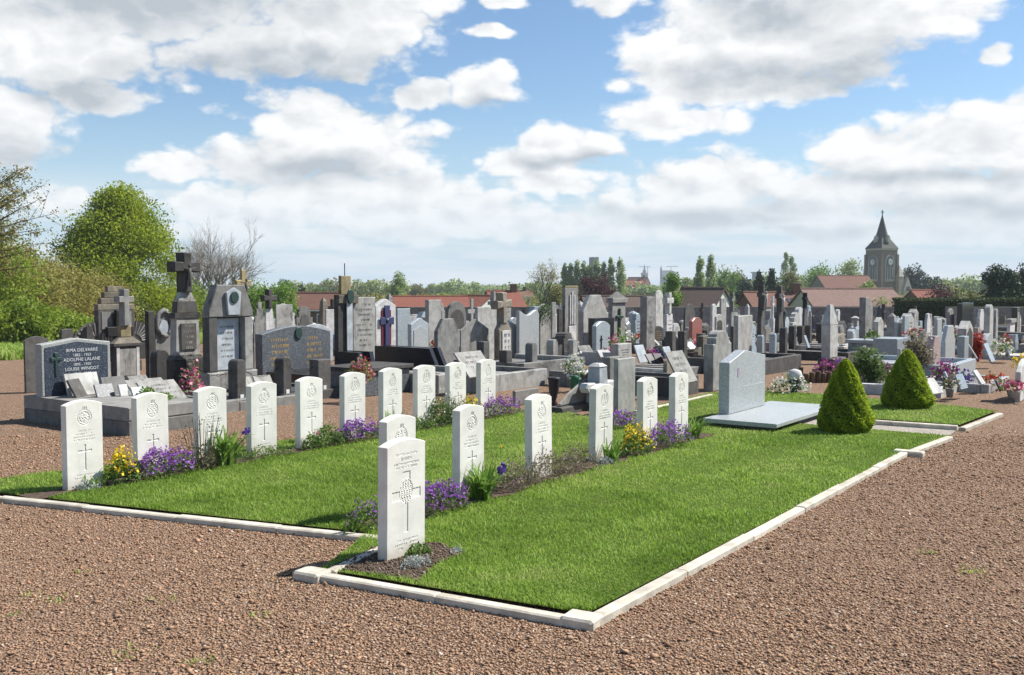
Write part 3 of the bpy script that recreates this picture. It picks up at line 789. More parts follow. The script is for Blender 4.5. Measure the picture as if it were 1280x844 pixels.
mound('aubrieta', 'purple aubrieta mound in front of the sixth white headstone', 446, 'r1', .27, .25, 'lf_bed', 'fl_purple', 700, 1200, .03, .022, ry=.15, seed=10)
straps('strap_leaf_plant', 'fresh strap leaf clump in front of the seventh white headstone', 492, 'r1', 50, .32, 11, .012, .55)
mound('ground_cover', 'low green ground cover in front of the eighth white headstone', 524, 'r1', .30, .16, 'lf_bed', None, 700, 0, .03, ry=.14, seed=12, cat='plant')
mound('leafy_bush', 'dark leafy bush with white flecks before the ninth white headstone', 553, 'r1', .24, .36, 'lf_mid', 'fl_white', 900, 26, .035, .025, seed=13, cat='plant')
dry_stems('dry stems and seedheads rising before the ninth white headstone', 570, 'r1', 18, .40, 14)
mound('wallflowers', 'yellow wallflowers before the right end of the back row', 588, 'r1', .17, .28, 'lf_bed', 'fl_yellow', 380, 150, .04, .03, seed=15)
mound('aubrieta', 'purple aubrieta mound at the right end of the back row', 623, 'r1', .32, .28, 'lf_bed', 'fl_purple', 700, 900, .03, .022, ry=.17, seed=16)
mound('aubrieta', 'small purple aubrieta patch left of the foremost headstone', 458, 'r2-6', .15, .24, 'lf_bed', 'fl_purple', 460, 170, .03, .018, seed=17)
mound('aubrieta', 'purple aubrieta mound right of the foremost headstone', 545, 'r2', .25, .25, 'lf_bed', 'fl_purple', 1000, 1100, .028, .02, ry=.14, seed=18)
o = straps('iris_plant', 'large strap leaf iris clump in front of the middle row', 602, 'r2', 90, .36, 19, .013, .62)
blooms(o, [(.17, .06, .25), (.15, .1, .21)], 'fl_violet', 26, .026, .032, 19)
for i, (px, py, r_, l_) in enumerate([(648, 'r2', .24, 'left'), (688, 'r2', .28, 'middle'), (722, 'r2', .24, 'right')]):
    mound('heath_plant', 'brownish heath plant at the %s of the patch before the third middle headstone' % l_, px, py, r_, .26, 'lf_heath', None, 1300, 0, .022, ry=.15, seed=20+i, cat='plant', group='heath plants in the middle bed')
straps('strap_leaf_plant', 'pale strap leaf clump before the fourth middle row headstone', 766, 'r2', 46, .28, 24, .011, .55)
mound('silver_plant', 'silver leaved cushion before the fourth middle row headstone', 757, 'r2', .11, .07, 'lf_silver', None, 240, 0, .022, seed=25, cat='plant')
mound('wallflowers', 'yellow wallflowers in front of the fifth middle row headstone', 796, 'r2', .20, .27, 'lf_bed', 'fl_yellow', 800, 330, .035, .028, seed=26)
mound('aubrieta', 'large purple aubrieta mound near the end of the middle row', 834, 'r2', .30, .28, 'lf_bed', 'fl_purple', 1000, 1000, .03, .021, ry=.19, seed=27)
straps('strap_leaf_plant', 'pale green strap leaf clump ending the middle row', 868, 'r2', 44, .32, 28, .013, .6)
mound('aubrieta', 'purple aubrieta mound on the lawn behind the fourth middle headstone', 768, 537, .36, .20, 'lf_bed', 'fl_purple', 900, 1100, .03, .023, ry=.22, seed=29)
mound('parsley_plant', 'small bright green leafy plant at the foremost headstone', 522, 699, .10, .07, 'lf_bed', None, 420, 0, .022, seed=30, cat='plant')
mound('silver_plant', 'silvery grey cushion plant in front of the foremost headstone', 519, 713, .11, .06, 'lf_silver', None, 420, 0, .018, seed=31, cat='plant')
mound('silver_plant', 'tiny silvery cushion by the lawn edge right of the foremost headstone', 571, 697, .05, .04, 'lf_silver', None, 120, 0, .018, seed=32, cat='plant')
o = straps('dandelion', 'single yellow flower standing in the lawn of the middle row', 626, 574, 7, .08, 33, .008, .9, 'flower'); blooms(o, [(0, 0, .1)], 'fl_yellow', 10, .012, .022, 33)

# ------------------------------------------------------------------ clipped cones
def cone_bush(label, px, ybase, wpx, ytop, seed):
    p = gp(px, ybase); p = p+Vector((0, 1, 0))*(wpx/2*p.y/F*.6); d = p.y; r = wpx/2*d/F*.93; h = zat(ytop, d)
    rg = np.random.default_rng(seed); n = 22000
    o = empty('cone_topiary', (p.x, p.y, .03), 0, label, 'topiary', 'clipped cone bushes')
    def rad(t): return r*np.where(t < .16, .80+.20*np.sin(np.clip(t/.16, 0, 1)*math.pi/2), (1-(np.clip(t, .16, 1)-.16)/.84)**.66*.97+.03)
    t = 1-np.sqrt(1-rg.random(n)*.995); t = rg.random(n)**1.35
    a = rg.random(n)*6.283
    lump = 1+.03*np.sin(a*3+t*7+seed)+.03*np.sin(a*7-t*15+1)+.025*np.sin(a*13+t*29)+rg.normal(0, .018, n)
    q = rad(t)*lump*(1-.13*rg.random(n)**2)
    C = np.stack([q*np.cos(a), q*np.sin(a), t*h], -1)
    leafobj('foliage', C, rg.uniform(.016, .034, n), M['lf_topiary'], rg, o, var=np.clip(rg.normal(.45, .28, n)+.22*np.sin(a*7+t*19), 0, 1))
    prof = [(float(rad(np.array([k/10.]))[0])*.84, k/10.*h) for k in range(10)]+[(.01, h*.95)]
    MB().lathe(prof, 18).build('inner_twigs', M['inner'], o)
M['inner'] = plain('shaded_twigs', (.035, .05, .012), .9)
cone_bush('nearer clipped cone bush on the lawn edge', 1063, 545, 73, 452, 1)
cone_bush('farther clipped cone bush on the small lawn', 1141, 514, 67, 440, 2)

# ------------------------------------------------------------------ granite slab memorial on the lawn
def slab_memorial():
    c = gp(970.6, 533, .10); q0 = uv(c)
    # near corner of slab; runs +U and away along -N
    e = gp(1036, 508.5, .10); L = uv(e)[0]-q0[0]
    b = gp(877, 525.5, .10); Wv = q0[1]-uv(b)[1]
    o = empty('slab_memorial', (c.x, c.y, 0), RZ, 'light grey granite memorial slab with upright stone on the lawn', 'memorial')
    MB().box(0, L, 0, Wv, .075, .125, .006).build('slab', M['lightgranite'], o)
    MB().box(.12, L-.12, .10, Wv-.12, 0, .073).build('footing', M['concrete'], o)
    xs0 = gp(911, 519, .12); u0 = uv(xs0)[0]-q0[0]; vv = q0[1]-uv(xs0)[1]
    h = zat(449, xs0.y)-.125
    # width: to pixel 956
    lo, hi = .1, 3.0
    for _ in range(40):
        m = (lo+hi)/2; P = xs0+U*m
        if proj(P)[0] < 956: lo = m
        else: hi = m
    w = lo
    pr = [(u0, .127), (u0+w, .127), (u0+w, .127+h*.98), (u0+w*.42, .127+h*1.12), (u0, .127+h*.93)]
    MB().prism(pr, vv, vv+.14, .006).build('upright_stone', M['lightgranite'], o)
    z0 = .127+h*.62; x0 = u0+w*.22
    for i, m in enumerate(('frblue', 'white', 'frred')):
        MB().prism([(x0+.02*i, z0+.02), (x0+.02*i+.018, z0+.02), (x0+.02*i+.022, z0+.13-.012*i), (x0+.02*i+.004, z0+.13)], vv-.004, vv+.002).build('enamel_badge_stripe', M[m], o)
    MB().box(u0+w*.35, u0+w*.95, vv-.003, vv+.002, .127+h*.45, .127+h*.455).build('engraved_line', M['white'], o)
slab_memorial()
# ------------------------------------------------------------------ grave kinds
RG = random.Random(77)
HERO = []                                  # screen boxes of the hand-placed monuments, with distance
def arc(x0, x1, z, rise, n=10):            # arch from right to left
    return [(x1+(x0-x1)*i/n, z+rise*math.sin(math.pi*i/n)**(.85)) for i in range(n+1)]
def profile(kind, w, h):
    a = w/2
    if kind == 'flat': return [(-a, 0), (a, 0), (a, h), (-a, h)]
    if kind == 'arch': return [(-a, 0), (a, 0)]+[(a*math.cos(math.pi*i/12), h-a+a*math.sin(math.pi*i/12)) for i in range(13)] if h > a*1.2 else [(-a, 0), (a, 0)]+arc(-a, a, h*.7, h*.3)
    if kind == 'segment': return [(-a, 0), (a, 0)]+[(a-2*a*i/10, h-.16*w*(abs(1-i/5)**2)) for i in range(11)]
    if kind == 'gable': return [(-a, 0), (a, 0), (a, h-.22*w), (a*.08, h), (-a*.08, h), (-a, h-.22*w)]
    if kind == 'point': return [(-a, 0), (a, 0), (a*.92, h-.55*w), (a*.3, h-.05*w), (0, h), (-a*.3, h-.05*w), (-a*.92, h-.55*w)]
    if kind == 'octagon': return [(-a, 0), (a, 0), (a, h-.35*w), (a*.45, h), (-a*.45, h), (-a, h-.35*w)]
    if kind == 'shoulder': return [(-a, 0), (a, 0), (a, h*.78), (a*.72, h*.78), (a*.72, h*.88)]+[(a*.62*math.cos(math.pi*i/8), h*.9+h*.1*math.sin(math.pi*i/8)) for i in range(9)]+[(-a*.72, h*.88), (-a*.72, h*.78), (-a, h*.78)]
    if kind == 'wave': return [(-a, 0), (a, 0), (a, h*.9)]+[(a-2*a*i/12, h*.93+h*.05*math.sin(i/12*math.pi*2.2+.6)) for i in range(1, 12)]+[(-a, h*.98)]
    if kind == 'slant': return [(-a, 0), (a, 0), (a, h*.86), (-a*.2, h), (-a, h)]
    if kind == 'stepped': return [(-a, 0), (a, 0), (a, h*.7), (a*.8, h*.7), (a*.8, h*.8), (a*.55, h*.8), (a*.55, h*.9), (a*.3, h*.9), (a*.3, h), (-a*.3, h), (-a*.3, h*.9), (-a*.55, h*.9), (-a*.55, h*.8), (-a*.8, h*.8), (-a*.8, h*.7), (-a, h*.7)]
    if kind == 'ogee': return [(-a, 0), (a, 0), (a, h*.8), (a*.8, h*.83), (a*.55, h*.93), (a*.2, h*.97), (0, h), (-a*.2, h*.97), (-a*.55, h*.93), (-a*.8, h*.83), (-a, h*.8)]
    raise KeyError(kind)
def cross_prof(w, h, t, arm=.68, cx=0.0, z0=0.0, flare=1.0):
    a = w/2; b = t/2; z = z0+h*arm; f = b*flare
    return [(cx-b, z0), (cx+b, z0), (cx+b, z-b), (cx+a, z-f), (cx+a, z+f), (cx+b, z+b), (cx+f, z0+h), (cx-f, z0+h), (cx-b, z+b), (cx-a, z+f), (cx-a, z-f), (cx-b, z-b)]
def text_lines(o, x0, x1, zs, y, mat, hgt=.03, seed=0, name='inscription', fill=.85):
    """rows of small carved strokes, too far away to read"""
    rr = random.Random(seed); mb = MB()
    for z in zs:
        half = (x1-x0)/2*rr.uniform(.55, 1)*fill; c = (x0+x1)/2; x = c-half
        while x < c+half:
            w = hgt*rr.uniform(.4, .75)
            if rr.random() > .13:
                k = rr.randint(0, 3); s = hgt*.2
                mb.box(x, x+s, y-.002, y+.004, z, z+hgt)
                if k != 2: mb.box(x+s, x+w, y-.0018, y+.004, z+hgt-s, z+hgt)
                if k != 1: mb.box(x+s, x+w, y-.0018, y+.004, z+hgt*.4, z+hgt*.4+s)
                if k == 0: mb.box(x+w, x+w+s, y-.002, y+.004, z, z+hgt)
            x += w+hgt*.35
    if mb.V:
        ob = mb.build(name, mat, o, fix=False); ob['kind'] = 'stuff'; return ob
def real_text(o, s, x, z, y, size, mat, name='inscription', align='CENTER'):
    cu = bpy.data.curves.new('lettering', 'FONT'); cu.body = s; cu.size = size; cu.align_x = align; cu.extrude = .002; cu.resolution_u = 2
    tmp = bpy.data.objects.new('lettering_tmp', cu); COL.objects.link(tmp)
    dg = bpy.context.evaluated_depsgraph_get(); dg.update()
    me = bpy.data.meshes.new_from_object(tmp.evaluated_get(dg)); bpy.data.objects.remove(tmp); bpy.data.curves.remove(cu)
    me.name = name; me.materials.clear(); me.materials.append(mat)
    ob = link(name, me, o); ob.location = (x, y-.0015, z); ob.rotation_euler = (math.pi/2, 0, 0); ob['kind'] = 'stuff'
    return ob
def pose(xl, xm, xr, yt, yb, z=0.0):
    """near lower edge (xm,yb) of an upright block whose left side shows from xl to xm and front from xm to xr"""
    c = gp(xm, yb, z); d = c.y
    def solve(px, vec):
        # c + vec*s projects to px
        k = (px-W0/2)/F; den = vec.x-k*vec.y
        return (k*c.y-c.x)/den
    w = solve(xr, U); t = solve(xl, -N)
    h = zat(yt, d)-c.z
    return c, max(.05, w), max(.04, t), h
def hero_box(xl, xr, yt, yb, d): HERO.append((xl, xr, yt, yb, d))
def mono(name, label, cat, box, z=0.0, group=None, tmax=None, wmax=None):
    """Empty at the middle of the monument's foot, local x along the face, -y the way it faces"""
    xl, xm, xr, yt, yb = box
    c, w, t, h = pose(xl, xm, xr, yt, yb, z)
    if tmax: t = min(t, tmax)
    if wmax: w = min(w, wmax)
    m = c+U*(w/2)-N*(t/2)
    o = empty(name, (m.x, m.y, c.z), RZ, label, cat, group)
    hero_box(xl, xr, yt, yb, c.y)
    return o, w, t, h
def slab(o, kind, w, t, h, mat, z=0.0, y0=None, name='headstone', bv=.012):
    y0 = -t/2 if y0 is None else y0
    return MB().prism([(x, zz+z) for x, zz in profile(kind, w, h)], y0, y0+t, min(bv, t*.2)).build(name, mat, o)
def simple(label, box, kind, mat, z=0.0, plinth=.0, panel=None, text=None, name='gravestone', cat='gravestone', ledger=0.0, lmat=None, tmax=.45):
    o, w, t, h = mono(name, label, cat, box, z, tmax=tmax)
    if plinth: MB().box(-w/2-.06, w/2+.06, -t/2-.06, t/2+.06, -.08, plinth, .01).build('plinth', M[mat], o)
    slab(o, kind, w, t, h-plinth, M[mat], plinth)
    if panel: MB().prism([(x, zz+plinth+h*.12) for x, zz in profile(kind, w*.72, h*.72)], -t/2-.012, -t/2+.004, .004).build('panel', M[panel], o)
    if text: text_lines(o, -w*.36, w*.36, [plinth+h*(.72-.085*i) for i in range(5)], -t/2-(.012 if panel else 0), M[text], h*.035, seed=int(box[0]*7))
    if ledger: MB().box(-w/2-.05, w/2+.05, -t/2-ledger, -t/2-.05, -.1, .16, .012).build('ledger', M[lmat or mat], o)
    return o, w, t, h
def crucifix(o, x, y, z, s, mat):
    """small figure on a cross: head, torso, arms, legs in one body"""
    mb = MB()
    mb.tube([(x, y, z-.42*s), (x+.01*s, y-.02*s, z-.2*s), (x, y-.02*s, z), (x, y-.02*s, z+.2*s)], [.035*s, .05*s, .07*s, .055*s], 7)
    mb.tube([(x-.27*s, y, z+.22*s), (x-.12*s, y-.01*s, z+.19*s), (x, y-.02*s, z+.17*s), (x+.12*s, y-.01*s, z+.19*s), (x+.27*s, y, z+.22*s)], [.014*s, .022*s, .035*s, .022*s, .014*s], 6)
    mb.lathe([(.01*s, z+.2*s), (.05*s, z+.26*s), (.045*s, z+.32*s), (.01*s, z+.36*s)], 8, x, y-.03*s)
    mb.build('crucifix_figure', M[mat], o, True)
def plaque(label, px, py, w, h, mat, z=0.0, tilt=R(38), yaw=0.0, name='memorial_plaque', text='letterdark', t=.03, book=False, group='memorial plaques'):
    p = gp(px, py, z)
    o = empty(name, p, RZ+yaw, label, 'plaque', group)
    def pl(x0, x1, yaw_=0.0):
        b = MB().box(x0, x1, 0, t, 0, h, .004).build('plate', mat if not isinstance(mat, str) else M[mat], o)
        b.rotation_euler = (-tilt, 0, yaw_); return b
    if book: pl(-w/2, -.002, .12); pl(.002, w/2, -.12)
    else: pl(-w/2, w/2)
    s = MB().box(-.02, .02, h*math.sin(tilt)*.45, h*math.sin(tilt)*.45+.02, 0, h*math.cos(tilt)*.42).build('prop', M['iron'], o)
    if text and not book:
        tl = text_lines(o, -w*.4, w*.4, [h*(.72-.2*i) for i in range(3)], 0, M[text], h*.09, seed=int(px*3+py))
        if tl: tl.rotation_euler = (-tilt, 0, 0)
    return o
def bouquet(label, px, py, r, h, mat, z=0.0, pot=None, seed=0, n=220, s=.035, leaf='lf_bed', cat='flowers', group='grave flowers', world=None):
    p = world if world is not None else gp(px, py, z)
    o = empty('flower_arrangement', p, 0, label, cat, group); rg = np.random.default_rng(seed+7)
    z0 = 0.0
    if pot:
        ph = h*.45; MB().lathe([(r*.30, 0), (r*.42, ph*.8), (r*.46, ph), (r*.38, ph)], 12).build('pot', M[pot], o, True); z0 = ph*.85
    C = dome(rg, n, r, r, h-z0, .55)+[0, 0, z0]
    k = rg.random(n) < .6
    if k.any(): leafobj('blossoms', C[k], rg.uniform(.7, 1.3, k.sum())*s, M[mat], rg, o, aspect=.9)
    leafobj('foliage', C[~k]*[1.04, 1.04, .92], rg.uniform(.8, 1.5, (~k).sum())*s, M[leaf], rg, o)
    return o
def posts(o, pts, h, s, mat, top='arch'):
    for (x, y) in pts:
        MB().prism([(x+a, b) for a, b in profile(top, s, h)], y-s*.45, y+s*.45, .012).build('post', M[mat], o)
def chain(o, a, b, sag, mat='iron', n=14, base=0):
    """links hung between two posts, each a ring of its own"""
    a, b = Vector(a), Vector(b)
    for i in range(n):
        t = (i+.5)/n; p = a.lerp(b, t)+Vector((0, 0, -sag*4*t*(1-t))); d = (b-a)/n*.72
        slope = Vector((0, 0, -sag*4*(1-2*t)))/n
        d = d+slope*.72; up = Vector((0, 0, 1)) if i % 2 else d.cross(Vector((0, 0, 1))).normalized()
        r = d.length*.34
        pts = []
        for k in range(7):
            q = 2*math.pi*k/6; pts.append(p+d*.62*math.cos(q)+up*(r*math.sin(q)))
        MB().tube(pts, d.length*.10, 4).build('chain_link', M[mat], o)
def kerb_frame(o, w, y0, y1, z, mat, h=.16, s=.11, name='grave_kerb'):
    MB().box(-w/2, -w/2+s, y0, y1, z-.1, z+h, .01).build(name, M[mat], o); MB().box(w/2-s, w/2, y0, y1, z-.1, z+h, .01).build(name, M[mat], o)
    MB().box(-w/2+s+.003, w/2-s-.003, y0, y0+s, z-.1, z+h-.004, .01).build(name, M[mat], o)

# ================================================================== left group
def delbarre():
    # plinth: near corner at (160,545)
    c = gp(161, 545.5); o = empty('granite_grave', c, RZ, 'dark speckled granite gravestone with white lettering on a raised grey tomb at far left', 'grave')
    k = (22-W0/2)/F; v = -N; den = v.x-k*v.y; Ln = (k*c.y-c.x)/den; Ln = min(Ln, 2.3)
    kk = (207-W0/2)/F; den = U.x-kk*U.y; Wd = (kk*c.y-c.x)/den; Wd = max(1.0, Wd)
    hp = .33
    MB().box(0, Wd, 0, Ln, -.05, hp*.5, .01).build('lower_course', M['concrete'], o)
    MB().box(.0, Wd, .0, Ln, hp*.5+.006, hp, .012).build('upper_course', M['concrete'], o)
    # headstone stands at the back
    y0 = Ln-.42; h = .72; w = Wd*.97; x0 = .015
    pr = [(x0, hp), (x0+w, hp), (x0+w, hp+h*.93), (x0+w*.5, hp+h*1.02), (x0, hp+h*.93)]
    MB().prism(pr, y0, y0+.15, .012).build('headstone', M['borderg'], o)
    e = .045
    pr2 = [(x0+e, hp+.003), (x0+w-e, hp+.003), (x0+w-e, hp+h*.93-e), (x0+w*.5, hp+h*1.02-e), (x0+e, hp+h*.93-e)]
    MB().prism(pr2, y0-.006, y0+.004).build('polished_face', M['speckdark'], o)
    for i, (s, z) in enumerate([('IRMA DELVARRE', .80), ('1882 - 1953', .715), ('ADOLPHE LALANE', .63), ('1895 - 1950', .545), ('LOUISE WINGOT', .46), ('1913 - 2000', .375)]):
        real_text(o, s, x0+w*.57, hp+h*z-.02, y0-.008, .062 if i % 2 == 0 else .052, M['lettersilver'])
    MB().prism(cross_prof(.14, .30, .032, .72, x0+w*.20, hp+h*.36, 1.5), y0-.022, y0-.006, .004).build('bronze_cross', M['bronze'], o)
    hero_box(22, 207, 427, 545, c.y)
    return c, hp, Ln, Wd
dc, dhp, dLn, dWd = delbarre()
def on_del(x, y): return dc+U*x-N*y+Vector((0, 0, dhp))
def plaque_at(label, P, yaw, *a, **k):
    px, py, _ = proj(P); o = plaque(label, px, py, *a, **k); o.location = P; o.rotation_euler = (0, 0, RZ+yaw); return o
plaque_at('large white open book plaque leaning on the dark speckled gravestone', on_del(dWd*.50, dLn-.60), 0, .46, .30, 'pale', tilt=R(20), text=None)
plaque_at('thin grey plaque seen edge on before the white book plaque', on_del(dWd*.34, dLn-.80), .5, .26, .26, 'dark', tilt=R(28), text=None)
plaque_at('dark blue photo plaque on the front tomb', on_del(dWd*.52, dLn-1.05), -.1, .24, .19, 'speckgrey', tilt=R(30), text=None)
plaque_at('pale grey plaque behind the dark blue photo plaque', on_del(dWd*.78, dLn-.85), 0, .34, .24, 'grey', tilt=R(18), text=None)
plaque_at('small white plaque with dark sprig drawing', on_del(dWd*.72, dLn-1.15), .05, .13, .16, 'whitestone', tilt=R(20), text=None)
plaque_at('small grey oblong plaque at the right of the front tomb', on_del(dWd*.90, dLn-1.2), 0, .20, .12, 'bluegrey', tilt=R(28), text=None)
bouquet('bright green sedum patch on the front tomb', 0, 0, .17, .08, 'lf_lime', seed=1, n=260, s=.03, world=on_del(dWd*.72, .42), leaf='lf_lime', cat='plant', group=None)
bouquet('small green sedum tuft at the right edge of the front tomb', 0, 0, .10, .10, 'lf_lime', seed=2, n=140, s=.03, world=on_del(dWd*.97, dLn*.45), leaf='lf_lime', cat='plant', group=None)

simple('dark round topped gravestone half hidden behind the dark speckled one', (28, 32, 60, 421, 492), 'segment', 'dark')
# small white cross plate by the hedge
o, w, t, h = simple('small white block gravestone by the hedge', (62, 65, 71, 413, 430), 'flat', 'whitestone', tmax=.3)
o, w, t, h = simple('low white gravestone with a small black cross by the hedge', (74, 76, 86, 407, 426), 'flat', 'whitestone', tmax=.3)
MB().prism(cross_prof(w*.4, h*.7, w*.1, .7, 0, h*.2), -t/2-.02, -t/2).build('black_cross', M['black'], o)

def stepped_monument():
    o, w, t, h = mono('stepped_monument', 'tall stepped brown and black monument with fan shaped wings and a dark cross', 'monument', (117, 124, 168, 358, 466), tmax=.5)
    a = w/2
    MB().box(-a-.1, a+.1, -t/2-.1, t/2+.1, -.1, .22, .015).build('plinth', M['dark'], o)
    MB().box(-a, a, -t/2, t/2, .222, h*.72, .012).build('body', M['dark'], o)
    for i, f in enumerate((1.0, .82, .62, .42)):
        MB().box(-a*f, a*f, -t/2+.01*i, t/2-.01*i, h*(.722+.07*i), h*(.79+.07*i), .012).build('step', M['brown'], o)
    MB().box(-a*.82, -a*.22, -t/2-.012, -t/2+.003, h*.50, h*.70, .004).build('panel', M['grey'], o)
    for k in range(4): MB().box(-a*.82+k*a*.15, -a*.82+k*a*.15+a*.10, -t/2-.02, -t/2+.002, h*.24, h*.46, .006).build('flute', M['grey'], o)
    MB().box(a*.35, a*.82, -t/2-.012, -t/2+.003, h*.30, h*.70, .004).build('panel', M['grey'], o)
    MB().prism(cross_prof(w*.72, h*.52, w*.24, .52, a*.05, h*.2), -t/2-.12, -t/2-.021, .012).build('dark_cross', M['iron'], o)
    for s in (-1, 1):
        wd = w*.62; ex = s*(a+.01)
        # quarter-round wing, ribs like an open fan
        pr = [(ex, .225), (ex+s*wd, .225), (ex+s*wd, h*.34)]+[(ex+s*wd*math.cos(math.pi/2*i/8), h*.34+h*.25*math.sin(math.pi/2*i/8)) for i in range(1, 9)]
        MB().prism(pr, -t/2+.05, t/2-.1, .008).build('wing', M['dark'], o)
        for i in range(7):
            g = math.pi/2*(i+.5)/7
            p0 = (ex+s*wd*.35*math.cos(g), -t/2+.045, h*.34+h*.09*math.sin(g)); p1 = (ex+s*wd*.95*math.cos(g), -t/2+.045, h*.34+h*.235*math.sin(g))
            MB().tube([p0, p1], .016, 5).build('fan_rib', M['grey'], o)
        if s < 0: MB().box(ex-wd-.28, ex-wd-.01, -t/2, t/2-.1, .0, h*.52, .015).build('end_post', M['dark'], o)
stepped_monument()
def quarter_curb(label, box, mat='dark'):
    o, w, t, h = mono('grave_side_wall', label, 'grave wall', box, tmax=1.2)
    pr = [(0, 0), (t, 0)]+[(t*(1-i/8.), h*math.sin(math.pi/2*i/8)**.7) for i in range(9)]
    mb = MB(); vs = [(-w/2, -t/2+x, z) for x, z in pr]+[(-w/2+.12, -t/2+x, z) for x, z in pr]; n = len(pr)
    fs = [tuple(range(n)), tuple(range(n, 2*n))[::-1]]+[(i, (i+1) % n, n+(i+1) % n, n+i) for i in range(n)]
    mb.add(vs, fs).build('wall', M[mat], o)
quarter_curb('dark quarter round side wall left of the stepped monument', (88, 110, 116, 408, 478))
quarter_curb('dark quarter round side wall under the oval medallion stone', (184, 204, 210, 404, 480))

def pedestal_cross():
    o, w, t, h = mono('pedestal_tomb', 'small dark pedestal with white corner strips and a stone cross on top', 'monument', (137, 146, 173, 430, 476), tmax=.42)
    a = w/2
    MB().box(-a, a, -t/2, t/2, 0, h*.93, .01).build('pedestal', M['dark'], o)
    MB().box(-a*.72, a*.72, -t/2-.008, -t/2+.002, h*.12, h*.85).build('panel', M['grey'], o)
    for s in (-1, 1): MB().box(s*a*.86-.03, s*a*.86+.03, -t/2-.014, -t/2+.001, h*.05, h*.9).build('white_strip', M['whitestone'], o)
    MB().frustum(0, 0, w*1.3, t*1.35, w*1.25, t*1.3, h*.932, h*1.0).build('cap_slab', M['dark'], o)
    MB().frustum(0, 0, w*1.2, t*1.2, w*.62, t*.6, h*1.002, h*1.16).build('cap_slope', M['brown'], o)
    MB().box(-w*.24, w*.24, -t*.25, t*.25, h*1.162, h*1.48, .015).build('cross_base', M['lichen'], o)
    hh = h*1.0
    MB().prism(cross_prof(w*.66, hh, w*.24, .72, 0, h*1.48), -.09, .09, .012).build('cross', M['grey'], o)
pedestal_cross()
def oval_stone():
    o, w, t, h = mono('scroll_gravestone', 'dark gravestone with a carved oval ring beside the tall crucifix pillar', 'gravestone', (180, 186, 216, 386, 482), tmax=.4)
    a = w/2
    MB().box(-a, -a+.3*w, -t/2, t/2, 0, h*.97, .02).build('side_pier', M['dark'], o)
    pr = [(-a+.31*w, 0), (a, 0), (a, h*.72), (a*.8, h*.93), (a*.3, h), (-a*.1, h*.9), (-a+.31*w, h*.75)]
    MB().prism(pr, -t/2+.04, t/2-.02, .02).build('back_slab', M['grey'], o)
    ring = [(a*.35+.30*w*math.cos(q*math.pi/8), -t/2+.02, h*.80+.17*h*math.sin(q*math.pi/8)) for q in range(17)]
    MB().tube(ring, .045, 6).build('oval_ring', M['grey'], o, True)
    MB().prism([(a*.35+.2*w*math.cos(q*math.pi/6), h*.72+.13*h*math.sin(q*math.pi/6)) for q in range(12)], -t/2+.02, -t/2+.039).build('medallion', M['marble'], o)
oval_stone()
simple('dark round topped low headstone left of the crucifix pillar base', (186, 196, 211, 438, 486), 'arch', 'dark', tmax=.4)
def crucifix_pillar():
    o, w, t, h = mono('crucifix_pillar', 'tallest dark stone pillar carrying a big cross with a crucified figure', 'monument', (206, 218, 255, 447, 492), tmax=.6)
    a = w/2; T = zat(316, o.location.y)-o.location.z
    MB().box(-a, a, -t/2, t/2, 0, h*.92, .02).build('base', M['dark'], o)
    MB().frustum(0, 0, w*.98, t*.98, w*.80, t*.8, h*.922, h*1.04).build('base_slope', M['dark'], o)
    sh = T*.53
    MB().frustum(0, 0, w*.78, t*.78, w*.70, t*.7, h*1.042, sh).build('shaft', M['grey'], o)
    MB().box(-w*.24, w*.24, -t*.40-.02, -t*.37, h*1.2, sh*.93).build('name_panel', M['dark'], o)
    MB().frustum(0, 0, w*.86, t*.84, w*.80, t*.8, sh+.002, sh+T*.04).build('shaft_cap', M['dark'], o)
    MB().frustum(0, 0, w*.66, t*.7, w*.60, t*.66, sh+T*.042, sh+T*.12).build('block', M['dark'], o)
    MB().frustum(0, 0, w*.56, t*.6, w*.34, t*.4, sh+T*.122, sh+T*.185).build('rock_base', M['grey'], o)
    z0 = sh+T*.186; hh = T-z0
    MB().prism(cross_prof(w*.86, hh, w*.26, .64, 0, z0, 1.12), -.11, .11, .015).build('cross', M['dark'], o)
    crucifix(o, 0, -.14, z0+hh*.46, hh*.74, 'dark')
    text_lines(o, -w*.2, w*.2, [sh*.88-.09*i for i in range(8)], -t*.40-.02, M['grey'], .04, 5)
crucifix_pillar()
